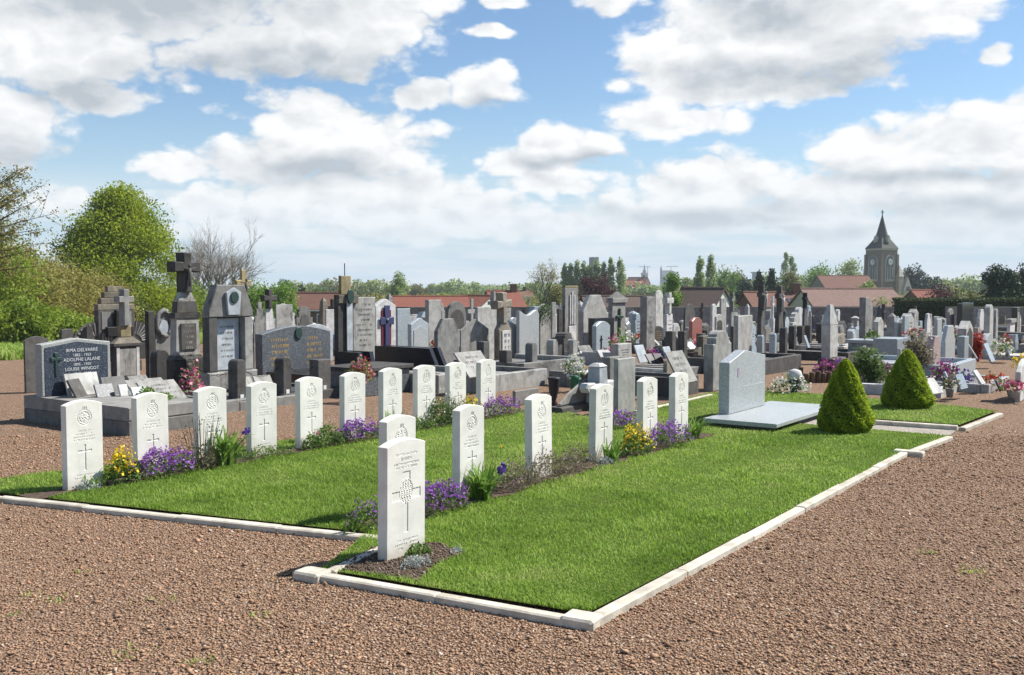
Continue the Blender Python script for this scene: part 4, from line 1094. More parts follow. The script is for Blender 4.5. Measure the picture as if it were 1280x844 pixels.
def gabled_monument():
    o, w, t, h = mono('gabled_monument', 'large gabled grey monument with a stained white marble panel', 'monument', (252, 262, 316, 356, 494), tmax=.55)
    a = w/2
    MB().box(-a-.05, a+.05, -t/2-.05, t/2+.02, -.05, h*.20, .02).build('base', M['grey'], o)
    for s in (-1, 1): MB().box(s*a-(.2*w if s > 0 else 0), s*a+(.2*w if s < 0 else 0), -t/2, t/2, h*.202, h*.70, .015).build('side_pier', M['dark'] if s < 0 else M['grey'], o)
    MB().box(-a+.2*w+.003, a-.2*w-.003, -t/2+.14, t/2-.03, h*.202, h*.70).build('back_slab', M['dark'], o)
    pr = [(-a+.22*w, h*.21), (a-.24*w, h*.21), (a-.24*w, h*.69), (-a+.22*w, h*.69)]
    MB().prism(pr, -t/2+.10, -t/2+.138, .006).build('marble_panel', M['marble'], o)
    MB().prism([(-a, h*.702), (a, h*.702), (a, h*.76), (a*.62, h), (-a*.62, h), (-a, h*.76)], -t/2-.01, t/2, .015).build('gable', M['grey'], o)
    MB().prism([(-.10, h*.72), (.14, h*.72), (.17, h*.93), (.02, h*.975), (-.13, h*.93)], -t/2-.06, -t/2-.012, .008).build('tablet', M['marble'], o)
    MB().prism([(.02+.085*math.cos(q*math.pi/6), h*.885+.10*math.sin(q*math.pi/6)) for q in range(12)], -t/2-.085, -t/2-.061, .01).build('bronze_medallion', M['bronze'], o)
    text_lines(o, -a*.45, a*.4, [h*(.6-.055*i) for i in range(6)], -t/2+.10, M['grey'], .035, 6)
    return o
gabled_monument()
o, w, t, h = mono('lichened_cross', 'yellow lichened stone cross with figure behind the gabled monument', 'cross', (293, 297, 316, 337, 470), tmax=.3)
MB().box(-w*.3, w*.3, -t/2, t/2, 0, h*.66, .02).build('pillar', M['grey'], o)
MB().prism(cross_prof(w*.98, h*.337, w*.33, .62, 0, h*.662), -t*.45, t*.45, .015).build('cross', M['lichen'], o); crucifix(o, 0, -t*.45-.05, h*.83, h*.25, 'brown')

simple('grey slab headstone with stepped top beside the gabled monument', (316, 318, 333, 378, 464), 'stepped', 'grey', tmax=.3)
def white_obelisk():
    o, w, t, h = mono('cross_obelisk', 'small white obelisk topped by a dark stone cross', 'monument', (327, 331, 345, 420, 462), tmax=.4)
    T = zat(362, o.location.y)-o.location.z; zc = zat(386, o.location.y)-o.location.z
    MB().box(-w/2, w/2, -t/2, t/2, 0, h, .015).build('base', M['pale'], o)
    MB().frustum(0, 0, w*.9, t*.9, w*.5, t*.5, h+.002, zc).build('obelisk', M['whitestone'], o)
    MB().prism(cross_prof(w*1.1, T-zc, w*.3, .55, 0, zc+.002, 1.3), -.07, .07, .012).build('cross', M['dark'], o)
white_obelisk()
simple('plain grey rectangular headstone right of the white obelisk', (344, 346, 366, 381, 455), 'flat', 'grey', tmax=.25)
simple('grey carved headstone left of the brick house', (369, 371, 391, 383, 448), 'shoulder', 'grey', panel='dark', tmax=.25)
simple('cream flat headstone left of the tall grey double monument', (406, 408, 419, 387, 440), 'flat', 'whitestone', tmax=.25)
simple('low white arched wide headstone behind the gold lettered granite', (370, 372, 416, 406, 455), 'segment', 'marble', tmax=.25)

def gold_granite():
    o, w, t, h = mono('gold_lettered_gravestone', 'wide speckled dark granite headstone with gold lettering and bronze emblem', 'gravestone', (318, 328, 413, 417, 480), z=.0, tmax=.22)
    a = w/2
    MB().box(-a-.05, a+.05, -t/2-.06, t/2+.06, -.05, .15, .012).build('plinth', M['black'], o)
    MB().prism([(-a, .152), (a, .152)]+[(a-2*a*i/12, h*.98+h*.14*math.sin(math.pi*i/12)) for i in range(13)], -t/2, t/2, .01).build('headstone', M['speckgrey'], o)
    MB().prism([(.02+.09*math.cos(q*math.pi/6), h*.97+.12*math.sin(q*math.pi/6)) for q in range(12)], -t/2-.03, -t/2-.001, .012).build('bronze_emblem', M['bronze'], o)
    for s in (-1, 1): text_lines(o, s*a*.52-a*.33, s*a*.52+a*.33, [h*(.82-.125*i) for i in range(5)], -t/2, M['gold'], h*.065, 11+s)
    MB().box(-a*1.0, a, -t/2-1.75, -t/2-.09, -.05, .22, .015).build('ledger', M['black'], o)
    posts(o, [], .5, .15, 'dark')
    return o
gg = gold_granite()
def chain_posts():
    o = empty('chain_post_surround', gp(354, 503), RZ, 'row of dark rounded posts linked by iron chains in front of the gabled monument', 'grave surround')
    inv = o.matrix_basis.inverted()
    P = [gp(305, 511), gp(354, 503), gp(397, 497)]; L = [inv @ p for p in P]
    MB().box(L[0].x-.3, L[2].x+1.0, -.12, .12, -.05, .10, .012).build('base_kerb', M['dark'], o)
    for i, (l, h) in enumerate(zip(L, (.60, .58, .50))):
        MB().prism([(l.x+x, z+.102) for x, z in profile('arch' if i < 2 else 'flat', .17 if i < 2 else .28, h)], -.1, .1, .012).build('post', M['dark'], o)
        MB().box(l.x-.03, l.x+.03, -.108, -.098, .14, .20).build('number_plate', M['white'], o)
    for i in range(2): chain(o, (L[i].x+.08, 0, .58), (L[i+1].x-.08, 0, .54), .14)
    chain(o, (L[0].x-.08, 0, .56), (L[0].x-.62, .1, .62), .10, n=9)
chain_posts()
def tall_double():
    o, w, t, h = mono('cross_slab_monument', 'tall grey monument of a cross post with white strip and a broad inscribed slab', 'monument', (417, 423, 471, 361, 470), tmax=.5)
    a = w/2; T = zat(345, o.location.y)-o.location.z
    MB().box(-a-.06, a+.06, -t/2-.06, t/2+.05, -.05, .22, .015).build('plinth', M['black'], o)
    MB().box(-a, -a+.40*w, -t/2, t/2, .222, h*.93, .012).build('cross_post', M['dark'], o)
    MB().box(-a+.10*w, -a+.36*w, -t/2+.02, t/2-.02, h*.932, T, .012).build('cross_top', M['lichen'], o)
    MB().box(-a-.0*w, -a+.50*w, -t/2-.03, t/2-.05, h*.83, h*.93, .012).build('cross_arm', M['brown'], o)
    MB().box(-a+.18*w, -a+.33*w, -t/2-.05, -t/2-.031, .222, h*.9, .006).build('white_strip', M['marble'], o)
    MB().prism([(-a+.255*w+.10*math.cos(q*math.pi/6), h*.91+.15*math.sin(q*math.pi/6)) for q in range(12)], -t/2-.09, -t/2-.051, .012).build('bronze_emblem', M['bronze'], o)
    MB().box(-a+.405*w, a, -t/2+.03, t/2-.05, .222, h*.90, .012).build('inscribed_slab', M['grey'], o)
    text_lines(o, -a+.45*w, a-.05*w, [h*(.80-.06*i) for i in range(9)], -t/2+.03, M['dark'], .04, 8)
    MB().prism(cross_prof(.02, .25, .006, .7, -a+.23*w, T+.001), -.01, .01).build('iron_finial', M['iron'], o)
tall_double()
def purple_cross():
    o, w, t, h = mono('white_gravestone_with_cross', 'white headstone bearing a red and violet glazed cross', 'gravestone', (464, 470, 495, 374, 462), tmax=.35)
    a = w/2
    slab(o, 'gable', w, t, h, M['whitestone'])
    MB().box(-a*.46, a*.46, -t/2-.02, -t/2+.002, h*.34, h*.84, .004).build('red_backing', M['crossred'], o)
    MB().prism(cross_prof(w*.66, h*.70, w*.22, .68, 0, h*.21, 1.25), -t/2-.05, -t/2-.021, .008).build('violet_cross', M['crossblue'], o)
    MB().lathe([(.001, 0), (.05, .005), (.03, .02), (.001, .025)], 10).build('rosette', M['bronze'], o).matrix_basis = Matrix.Translation((0, -t/2-.055, h*.69)) @ Matrix.Rotation(math.pi/2, 4, 'X')
purple_cross()
def ledger_walls(label, box, mat='black', ht=None):
    o, w, t, h = mono('ledger_tomb', label, 'tomb', box, tmax=2.0)
    pr = [(0, 0), (t, 0), (t, h), (t*.12, h), (0, h*.35)]
    mb = MB(); n = len(pr)
    for x in (-w/2, w/2-.10):
        vs = [(x, -t/2+q, z) for q, z in pr]+[(x+.10, -t/2+q, z) for q, z in pr]
        m = MB().add(vs, [tuple(range(n)), tuple(range(n, 2*n))[::-1]]+[(i, (i+1) % n, n+(i+1) % n, n+i) for i in range(n)]); m.build('side_wall', M[mat], o)
    MB().box(-w/2+.104, w/2-.104, -t/2+.02, t/2, 0, h*.4, .01).build('ledger', M[mat], o)
    return o
ledger_walls('low black polished tomb wall behind the bouquet', (418, 452, 470, 441, 478))
ledger_walls('long low black polished tomb walls right of the bouquet', (468, 546, 560, 436, 474))
o, w, t, h = simple('raised speckled granite tomb slab carrying the red bouquet', (404, 452, 512, 466, 497), 'flat', 'speckgrey', tmax=1.9)
MB().box(-w/2-.05, w/2+.05, -t/2-.05, t/2, h+.002, h+.07, .01).build('top_slab', M['dark'], o)
pb = gp(452, 475, .34)
bouquet('round bouquet of red pink and violet flowers on a tomb slab', 452, 462, .19, .32, 'fl_mixed', world=Vector((pb.x, pb.y, pb.z-.02)), seed=3, n=420, s=.05)
bouquet('red white and pink flowers at the foot of the crucifix pillar', 240, 496, .17, .46, 'fl_pink', z=0.1, seed=4, n=260, s=.05)
for i, (px, py, l) in enumerate([(172, 493, 'left'), (196, 497, 'middle'), (212, 500, 'right')]):
    plaque('grey carved stone book plaque, %s one of three below the crucifix pillar' % l, px, py, .62, .42, 'grey', z=.12, tilt=R(52), book=(i == 0), group='grey book plaques')
plaque('broad grey open book plaque behind the chains', 325, 494, .62, .34, 'grey', z=.1, tilt=R(35), book=True)
plaque('small blue photo plaque before the gold lettered granite', 402, 470, .22, .18, 'crossblue', z=.24, tilt=R(25), text='lettersilver')
for i, (px, py, w_) in enumerate([(175, 498, .9), (262, 506, .9), (285, 512, 1.0)]): pass
def low_tomb(label, xm, yb, w, L, h, mat, kerbmat=None, z=0.0, inner='gravel', name='grave_bed', cat='grave'):
    c = gp(xm, yb, z); o = empty(name, c, RZ, label, cat, 'low graves')
    m = M[kerbmat or mat]; s = .13
    MB().box(0, w, 0, s, -.1, h, .01).build('grave_kerb', m, o); MB().box(0, s, s+.003, L, -.1, h, .01).build('grave_kerb', m, o); MB().box(w-s, w, s+.003, L, -.1, h, .01).build('grave_kerb', m, o)
    MB().box(s+.003, w-s-.003, s+.003, L, -.1, h*.7, .008).build('grave_bed_fill', M[mat], o)
    return o
low_tomb('low weathered stone grave kerb behind the third white headstone', 252, 520, 1.0, 1.6, .16, 'concrete', 'grey')
low_tomb('low grey grave kerb with rubble front behind the fourth white headstone', 300, 514, 1.25, 1.7, .13, 'concrete', 'concrete')
low_tomb('low dark grave slab behind the fifth white headstone', 356, 505, 1.3, 1.6, .14, 'dark', 'dark')
# ================================================================== middle
S = simple
S('light speckled square headstone right of the white headstone with glazed cross', (494, 497, 513, 386, 455), 'flat', 'bluegrey', tmax=.25)
S('pale pointed headstone with a raised inset panel', (509, 514, 536, 398, 458), 'gable', 'bluegrey', panel='lightgranite', tmax=.35)
S('tall grey block headstone rising before the red roofs', (531, 536, 552, 375, 446), 'flat', 'pale', tmax=.35)
S('grey arched headstone with carved relief below the red roofs', (556, 560, 583, 377, 440), 'arch', 'grey', panel='dark', tmax=.3)
S('left half of the weathered grey double headstone', (542, 547, 574, 399, 468), 'octagon', 'grey', tmax=.35)
S('right half of the weathered grey double headstone', (574, 576, 611, 400, 464), 'gable', 'grey', tmax=.35)
o, w, t, h = S('grey slab headstone with a stone cross before it', (593, 597, 621, 384, 452), 'flat', 'pale', tmax=.35)
o, w, t, h = mono('standing_cross', 'pale slender stone cross in front of the red roofs', 'cross', (583, 585, 596, 374, 430), tmax=.2)
MB().prism(cross_prof(w*1.0, h, w*.28, .72), -t/2, t/2, .015).build('cross', M['pale'], o)
o, w, t, h = mono('leaning_cross', 'weathered leaning stone cross on a pedestal with a white name plate', 'cross', (617, 624, 640, 403, 462), tmax=.4)
T = zat(364, o.location.y)-o.location.z
MB().prism(profile('octagon', w, h), -t/2, t/2, .02).build('pedestal', M['brown'], o); MB().box(-w*.3, w*.35, -t/2-.02, -t/2+.001, h*.28, h*.82, .006).build('name_plate', M['whitestone'], o)
text_lines(o, -w*.25, w*.3, [h*(.68-.13*i) for i in range(4)], -t/2-.02, M['letterdark'], h*.07, 5)
c_ = MB().prism(cross_prof(w*1.15, T-h, w*.3, .62, 0, 0, 1.3), -.1, .1, .02).build('cross', M['brown'], o); c_.location = (-.03, 0, h-.03); c_.rotation_euler = (0, R(-3), 0)
S('pale blue grey headstone with a wavy top', (645, 649, 674, 387, 448), 'wave', 'lightgranite', tmax=.3)
S('dark blue grey round headstone behind the leaning cross', (633, 636, 649, 397, 448), 'arch', 'bluegrey', tmax=.2)
o, w, t, h = S('arched grey headstone overgrown with ivy along its top', (671, 674, 689, 380, 446), 'arch', 'pale', tmax=.3)
rg_ = np.random.default_rng(4); q_ = rg_.random(420)*3.14
leafobj('ivy', np.stack([np.cos(q_)*w*.48+rg_.normal(0, .05, 420), rg_.normal(-t/2-.03, .04, 420), h-w*.5+np.sin(q_)*w*.48-rg_.random(420)**2*.35], -1), .06, M['lf_mid'], rg_, o, var=rg_.random(420)*.3)
S('narrow dark pillar with a white disc beside the ivy headstone', (688, 690, 695, 378, 446), 'flat', 'grey', tmax=.25)
def fluted_pillar():
    o, w, t, h = mono('fluted_pillar', 'tall fluted grey pillar with a white front plate and lichen on top', 'monument', (702, 706, 723, 357, 442), tmax=.5)
    a = w/2
    MB().box(-a-.12, a+.2, -t/2-.08, t/2, 0, h*.16, .015).build('base', M['grey'], o)
    MB().box(-a, a, -t/2, t/2, h*.162, h*.97, .02).build('shaft', M['grey'], o)
    MB().frustum(0, 0, w, t, w*.9, t*.9, h*.972, h).build('lichened_cap', M['lichen'], o)
    for k in range(3): MB().box(-a*.4+k*a*.32, -a*.4+k*a*.32+a*.2, -t/2-.035, -t/2, h*.42, h*(.86+.05*(k == 1)), .01).build('flute', M['whitestone'], o)
    MB().box(-a*.5, a*.6, -t/2-.03, -t/2, h*.17, h*.40, .008).build('white_plate', M['whitestone'], o)
    MB().box(-a-.28, -a-.01, -t/2+.05, t/2, h*.162, h*.66, .015).build('side_pier', M['dark'], o); MB().box(a+.01, a+.25, -t/2+.05, t/2, h*.162, h*.64, .015).build('side_pier', M['dark'], o)
fluted_pillar()
S('very large pale pointed slab headstone below the copper tree', (724, 729, 759, 369, 446), 'octagon', 'pale', tmax=.35)
def capped_pillar():
    o, w, t, h = mono('capped_pillar', 'square grey pillar with a low pyramid cap and bronze cross', 'monument', (760, 765, 782, 379, 446), tmax=.5)
    MB().box(-w/2, w/2, -t/2, t/2, 0, h, .015).build('shaft', M['grey'], o); MB().box(-w/2-.05, w/2+.05, -t/2-.05, t/2+.05, h+.002, h+.14, .012).build('cornice', M['grey'], o)
    MB().frustum(0, 0, w*1.1, t*1.1, .06, .06, h+.142, h+.32).build('pyramid_cap', M['grey'], o)
    MB().prism(cross_prof(w*.5, h*.5, w*.1, .68, 0, h*.4), -t/2-.05, -t/2-.002, .01).build('bronze_cross', M['bronze'], o)
capped_pillar()
o, w, t, h = S('small blue grey arched headstone set before a dark frame', (740, 745, 763, 402, 452), 'segment', 'bluegrey', tmax=.35)
MB().prism(cross_prof(.12, .35, .03, .7, -w*.15, h*.3), -t/2-.02, -t/2-.001).build('cross_relief', M['black'], o)
S('dark rectangular frame wall behind the blue grey arched headstone', (735, 742, 768, 398, 449), 'flat', 'black', tmax=.3)
bouquet('bright yellow green plant before the capped pillar', 776, 452, .22, .75, 'lf_lime', seed=5, n=300, s=.06, leaf='lf_lime', cat='plant', group=None)
S('dark backed tall grey headstone with rounded side', (800, 808, 819, 371, 446), 'flat', 'grey', text='letterdark', tmax=.45)
S('slender pale round topped headstone behind the tall grey one', (817, 819, 829, 363, 436), 'arch', 'pale', tmax=.25)
o, w, t, h = mono('cross_pedestal', 'white inscribed pedestal carrying a pale stone cross', 'monument', (829, 833, 841, 393, 440), tmax=.4)
T = zat(366, o.location.y)-o.location.z
MB().box(-w/2, w/2, -t/2, t/2, 0, h, .012).build('pedestal', M['whitestone'], o); MB().prism(cross_prof(w*1.1, T-h, w*.36, .62, 0, h+.001, 1.25), -.09, .09, .015).build('cross', M['pale'], o)
text_lines(o, -w*.4, w*.4, [h*(.8-.1*i) for i in range(6)], -t/2, M['letterdark'], .05, 3)
S('dark round topped headstone in front of the white gabled house', (854, 856, 869, 380, 432), 'arch', 'dark', tmax=.25)
o, w, t, h = S('red granite arched headstone with pink flowers', (861, 865, 878, 397, 438), 'segment', 'red', tmax=.3)
bouquet('pink and red bouquet leaning on the red granite headstone', 873, 442, .28, .42, 'fl_pink', seed=6, n=240, s=.07)
S('large two tiered weathered grey headstone with dark left side', (880, 891, 915, 414, 490), 'shoulder', 'pale', tmax=.55)
S('tall broad pale slab headstone behind the two tiered one', (917, 922, 941, 395, 458), 'flat', 'pale', tmax=.45)
S('narrow grey post headstone left of the tall broad slab', (913, 916, 919, 408, 460), 'flat', 'dark', tmax=.3)
S('slim pale slab with a dark photo strip', (888, 890, 896, 380, 436), 'arch', 'pale', tmax=.25)
S('pale rounded headstone carrying a framed portrait', (893, 895, 904, 393, 440), 'segment', 'pale', panel='dark', tmax=.25)
S('pale narrow slab before the white gable', (899, 901, 908, 373, 428), 'flat', 'grey', tmax=.2)
def tall_cross(label, box, ycross, mat='grey', cm=None):
    o, w, t, h = mono('cross_monument', label, 'monument', box, tmax=.45)
    T = zat(ycross, o.location.y)-o.location.z
    MB().frustum(0, 0, w*1.25, t*1.25, w*1.2, t*1.2, 0, h*.25).build('base', M[mat], o)
    MB().frustum(0, 0, w, t, w*.8, t*.8, h*.252, h).build('shaft', M[mat], o)
    MB().prism(cross_prof(w*.95, T-h, w*.3, .62, 0, h+.002, 1.2), -.08, .08, .012).build('cross', M[cm or mat], o)
    return o, w, t, h
tall_cross('stone cross on a grey shaft right of the white gabled house', (910, 914, 919, 390, 432), 366, 'grey')
o, w, t, h = tall_cross('dark tall cross monument with a pale figure, left one of two', (946, 951, 957, 388, 446), 357, 'dark'); crucifix(o, 0, -.12, h+.3, .7, 'pale')
o, w, t, h = tall_cross('dark tall cross monument with a pale figure, right one of two', (968, 973, 980, 390, 440), 358, 'dark'); crucifix(o, 0, -.12, h+.3, .7, 'pale')
tall_cross('slender dark crucifix before the long pink roof', (1003, 1005, 1009, 385, 432), 366, 'dark', 'iron')
def obelisk(label, box, mat='pale', plinth=True):
    o, w, t, h = mono('obelisk_gravestone', label, 'gravestone', box, tmax=.8)
    MB().box(-w/2-.10, w/2+.3, -t/2-.12, t/2+.05, -.1, h*.10, .02).build('plinth', M['dark'], o)
    MB().box(-w/2, w/2, -t/2, t/2, h*.102, h*.66, .02).build('shaft', M[mat], o)
    MB().frustum(0, 0, w, t, w*.35, t*.35, h*.662, h).build('tapered_top', M[mat], o)
    return o, w, t, h
obelisk('tall pale tapering obelisk headstone with broad dark side', (1027, 1037, 1048, 381, 456))
S('tall dark square pillar headstone below the church roof', (1074, 1081, 1091, 372, 440), 'slant', 'grey', tmax=.6)
S('low pale pointed headstone right of the dark square pillar', (1092, 1097, 1105, 397, 446), 'gable', 'pale', tmax=.5)
S('grey pointed headstone on a raised tomb, left one of a pair', (1118, 1121, 1128, 398, 446), 'gable', 'bluegrey', tmax=.35)
S('grey narrow slab on a raised tomb, right one of a pair', (1128, 1130, 1137, 395, 446), 'flat', 'bluegrey', tmax=.35)
S('blue grey raised box tomb under the pair of headstones', (1092, 1121, 1136, 424, 458), 'flat', 'bluegrey', tmax=2.0)
S('pink granite headstone beside the rose bush', (1158, 1166, 1177, 421, 474), 'octagon', 'pink', tmax=.45)
S('pale blue grey square headstone behind the pink granite one', (1177, 1181, 1195, 408, 466), 'octagon', 'lightgranite', tmax=.35)
S('teal grey short slab headstone beside the red flowers', (1197, 1205, 1212, 421, 458), 'flat', 'bluegrey', tmax=.5)
S('pale portal shaped headstone behind the teal grey slab', (1197, 1207, 1217, 402, 454), 'gable', 'pale', panel='dark', tmax=.4)
S('white ragged topped headstone far right before the hedge', (1221, 1224, 1231, 387, 428), 'octagon', 'whitestone', tmax=.25)
S('round headed column headstone far right', (1230, 1236, 1242, 381, 446), 'arch', 'pale', tmax=.45)
S('grey round headstone right of the column headstone', (1241, 1244, 1248, 386, 440), 'arch', 'grey', tmax=.35)
o, w, t, h = mono('capped_pillar', 'small white pillar with overhanging cap far right', 'monument', (1259, 1262, 1269, 404, 430), tmax=.5)
MB().box(-w/2, w/2, -t/2, t/2, 0, h, .015).build('shaft', M['whitestone'], o); MB().box(-w/2-.06, w/2+.06, -t/2-.06, t/2+.06, h+.002, h+.16, .012).build('cap', M['pale'], o)
S('weathered stone post headstone cut by the right picture edge', (1271, 1275, 1292, 451, 503), 'segment', 'pale', tmax=.3)
o, w, t, h = mono('black_cross', 'massive black stone cross before the hedge wall', 'cross', (1196, 1202, 1217, 379, 424), tmax=.5)
MB().prism(cross_prof(w*1.0, h, w*.42, .66), -t/2, t/2, .015).build('cross', M['black'], o)
S('pale round headed pillar left of the black cross', (1183, 1186, 1193, 386, 424), 'arch', 'pale', tmax=.3)
S('cream tall narrow headstone left of the hedge wall', (1156, 1158, 1164, 392, 434), 'point', 'whitestone', tmax=.3)
S('white square headstone in front of the cream narrow one', (1168, 1171, 1178, 399, 446), 'flat', 'lightgranite', tmax=.35)
# ---------------- urn monument in front of the lawn's back edge
def urn_group():
    o, w, t, h = mono('sloped_tomb', 'grey sloping tomb with rounded ledger behind the fourth middle headstone', 'tomb', (690, 700, 752, 486, 518), tmax=1.2)
    a = w/2
    MB().box(-a-.08, a+.08, -t/2-.08, t/2, -.05, .10, .015).build('base', M['dark'], o)
    MB().prism([(-a, .102), (a, .102), (a, h*1.28), (a*.2, h*1.25), (-a*.6, h*.78), (-a, h*.42)], -t/2, t/2-.1, .02).build('sloped_block', M['concrete'], o)
    o2, w, t, h = mono('urn', 'dark stone urn standing beside the sloping tomb', 'urn', (686, 692, 699, 472, 508), tmax=.3)
    MB().lathe([(.06, 0), (.065, .02), (.035, .07), (.04, .1), (.075, h*.55), (.085, h*.9), (.095, h*.95), (.085, h), (.07, h*.96)], 16).build('bowl', M['potdark'], o2, True)
    o3, w, t, h = mono('white_cross_marker', 'white stubby stone cross rising behind the fourth middle headstone', 'cross', (729, 734, 765, 456, 515), tmax=.3)
    MB().frustum(0, 0, .26, .24, .20, .18, 0, h*.93).build('post', M['marble'], o3); MB().frustum(0, 0, .22, .2, .10, .1, h*.932, h).build('cap', M['whitestone'], o3)
    MB().prism([(-.36, h*.40), (.36, h*.40), (.40, h*.5), (.36, h*.60), (-.36, h*.60), (-.40, h*.5)], -.07, .07, .02).build('cross_arm', M['whitestone'], o3)
    S('rough pale grey slab headstone behind the urn group', (767, 772, 795, 449, 520), 'flat', 'pale', tmax=.22)
    S('dark low headstone behind the rough pale slab', (754, 762, 778, 447, 506), 'flat', 'grey', tmax=.35)
    S('small concrete trough by the back lawn edge', (640, 644, 674, 489, 508), 'flat', 'concrete', tmax=.35)
    S('thin grey rounded post headstone behind the fifth middle headstone', (829, 833, 843, 449, 489), 'arch', 'brown', tmax=.2)
urn_group()
bouquet('red flowers in a small pot beside the urn', 679, 510, .12, .17, 'fl_red', pot='potdark', seed=7, n=110, s=.035)
bouquet('white flowers with green leaves in a vase behind the urn group', 718, 490, .20, .60, 'fl_white', pot='greenfoil', seed=8, n=300, s=.05)
bouquet('pale shrub with a white bust shaped bloom beside the granite slab memorial', 986, 494, .34, .32, 'fl_white', seed=9, n=300, s=.05, leaf='lf_mid')
def bust():
    p = gp(993, 493); o = empty('small_urn', p, 0, 'small dark urn with a white top behind the granite slab memorial', 'urn')
    MB().lathe([(.08, 0), (.06, .05), (.10, .2), (.11, .24)], 12).build('body', M['potdark'], o, True); MB().lathe([(.10, .242), (.13, .3), (.10, .38), (.02, .41)], 12).build('white_top', M['whitestone'], o, True)
bust()
# planters on the open gravel
def planter(label, px, py, n, seed, flower='fl_magenta', fl=True):
    p = gp(px, py); o = empty('log_planter', p, RZ-R(40), label, 'planter')
    for i in range(n):
        MB().lathe([(.055, 0), (.058, .16+.02*((i*7) % 3)), (.05, .175+.02*((i*7) % 3))], 8, i*.115, 0).build('log', M['wood'], o)
    MB().box(.0, n*.115-.1, .06, .35, 0, .12).build('soil_fill', M['soil'], o)
    if fl:
        rg = np.random.default_rng(seed); C = dome(rg, 260, .30, .18, .26, .5)+[n*.115*.5, .2, .12]
        leafobj('blossoms', C, .055, M[flower], rg, o, aspect=.9); leafobj('foliage', C*[1, 1, .85], .06, M['lf_mid'], rg, o)
planter('low log edged planter with magenta flowers on the open gravel', 1008, 479, 10, 1)
planter('second log edged planter with purple flowers beside the shrub', 1046, 478, 5, 2, 'fl_purple')
planter('log edged planter with dark magenta flowers right of the shrub', 1092, 485, 6, 3)
def post_cross(label, px, yb, yt, mat='whitestone'):
    p = gp(px, yb); h = zat(yt, p.y)-p.z; o = empty('small_cross', p, RZ, label, 'cross')
    MB().prism(cross_prof(h*.28, h, h*.06, .55), -.03, .03, .006).build('cross', M[mat], o)
post_cross('thin white wooden cross beside the farther cone bush', 1123, 492, 436)
p = gp(1001, 487); MB().box(-.03, .03, -.03, .03, 0, .38, .004).build('post', M['wood'], tag(empty('wooden_stake', p, 0), 'thin rusty wooden stake on the open gravel', 'stake'))

def shrub(name, label, px, yb, wpx, ytop, mat, seed, n=2600, s=.06, flower=None, cat='shrub', group=None):
    p = gp(px, yb); r = wpx/2*p.y/F; h = zat(ytop, p.y)-p.z; rg = np.random.default_rng(seed)
    o = empty(name, p, 0, label, cat, group)
    mb = MB()
    for i in range(7):
        a = rg.random()*6.28; q = r*.7*rg.random(); mb.tube([(0, 0, 0), (q*.5*math.cos(a), q*.5*math.sin(a), h*.4), (q*math.cos(a), q*math.sin(a), h*.85)], [.025, .018, .006], 5)
    mb.build('stems', M['bark'], o)
    K = 16; cc = rg.normal(0, 1, (K, 3)); cc /= np.linalg.norm(cc, axis=1, keepdims=True); cc = cc*[r*.62, r*.62, h*.30]*rg.random((K, 1))**.4+[0, 0, h*.55]
    C = cc[rg.integers(0, K, n)]+rg.normal(0, 1, (n, 3))*[r*.25, r*.25, h*.14]; C[:, 2] = np.clip(C[:, 2], .02, h*1.02)
    leafobj('foliage', C, rg.uniform(.6, 1.3, n)*s, M[mat], rg, o)
    if flower:
        k = rg.integers(0, n, 60); leafobj('blossoms', C[k]*1.03, s*1.1, M[flower], rg, o, aspect=.9)
    return o
shrub('rose_shrub', 'leafy shrub with pale flowers behind the nearer cone bush', 1084, 486, 50, 436, 'lf_mid', 3, flower='fl_white')
shrub('rose_shrub', 'twiggy brownish rose bush with white blooms beside the pink granite', 1149, 476, 42, 418, 'lf_heath', 4, flower='fl_white')
shrub('red_shrub', 'small red leaved shrub beside the teal grey slab', 1222, 452, 16, 418, 'fl_red', 5, 900, .07)
# ---------------- right hand cluster of low tombs, plaques, pots
low_tomb('long pale grey ledger tomb at the right edge', 1188, 478, 2.3, 2.0, .30, 'lightgranite', 'bluegrey')
low_tomb('pale kerbed grave crowded with plaques behind the farther cone bush', 1176, 498, 2.0, 1.5, .16, 'concrete', 'whitestone')
low_tomb('low kerbed grave in front of the long pale ledger tomb', 1236, 492, 1.9, 1.3, .14, 'concrete', 'lightgranite')
plq = [(1172, 492, .5, .34, 'whitestone', 'tall white plaque leaning beside the farther cone bush'), (1190, 482, .3, .3, 'bluegrey', 'grey star shaped plaque near the pink flowers'), (1206, 486, .42, .3, 'bluegrey', 'blue grey plaque among the plants at right'),
       (1230, 480, .34, .32, 'whitestone', 'white pierced plaque at the right'), (1242, 452, .6, .55, 'bluegrey', 'large dark teal plaque standing on the right ledger'), (1222, 448, .55, .5, 'lightgranite', 'tall pale plaque behind the dark teal plaque'),
       (1262, 446, .6, .42, 'bluegrey', 'broad slanted grey plaque at the right edge'), (1252, 488, .4, .22, 'dark', 'brown dark plaque low at the right edge')]
for i, (a, b, c, d, e, l) in enumerate(plq): plaque(l, a, b, c*.8, d*.8, e, z=.16, tilt=R(RG.uniform(20, 42)), yaw=RG.uniform(-.5, .3), text=None)
bouquet('large pink hydrangea like bouquet right of the farther cone bush', 1181, 478, .22, .36, 'fl_magenta', seed=11, n=260, s=.06, z=.1)
bouquet('small red and pink pot at the right edge', 1266, 499, .2, .28, 'fl_pink', seed=12, n=200, s=.05, pot='potgrey', z=.05)
bouquet('red begonia pot in front of the right ledger', 1241, 482, .2, .2, 'fl_red', seed=13, n=160, s=.05, z=.1)
bouquet('pale green and white wreath on the right ledger', 1250, 448, .3, .45, 'fl_white', seed=14, n=260, s=.07, leaf='lf_lime', z=.1)
bouquet('violet lavender clump among the right plaques', 1203, 480, .18, .2, 'fl_violet', seed=15, n=220, s=.045, z=.1)
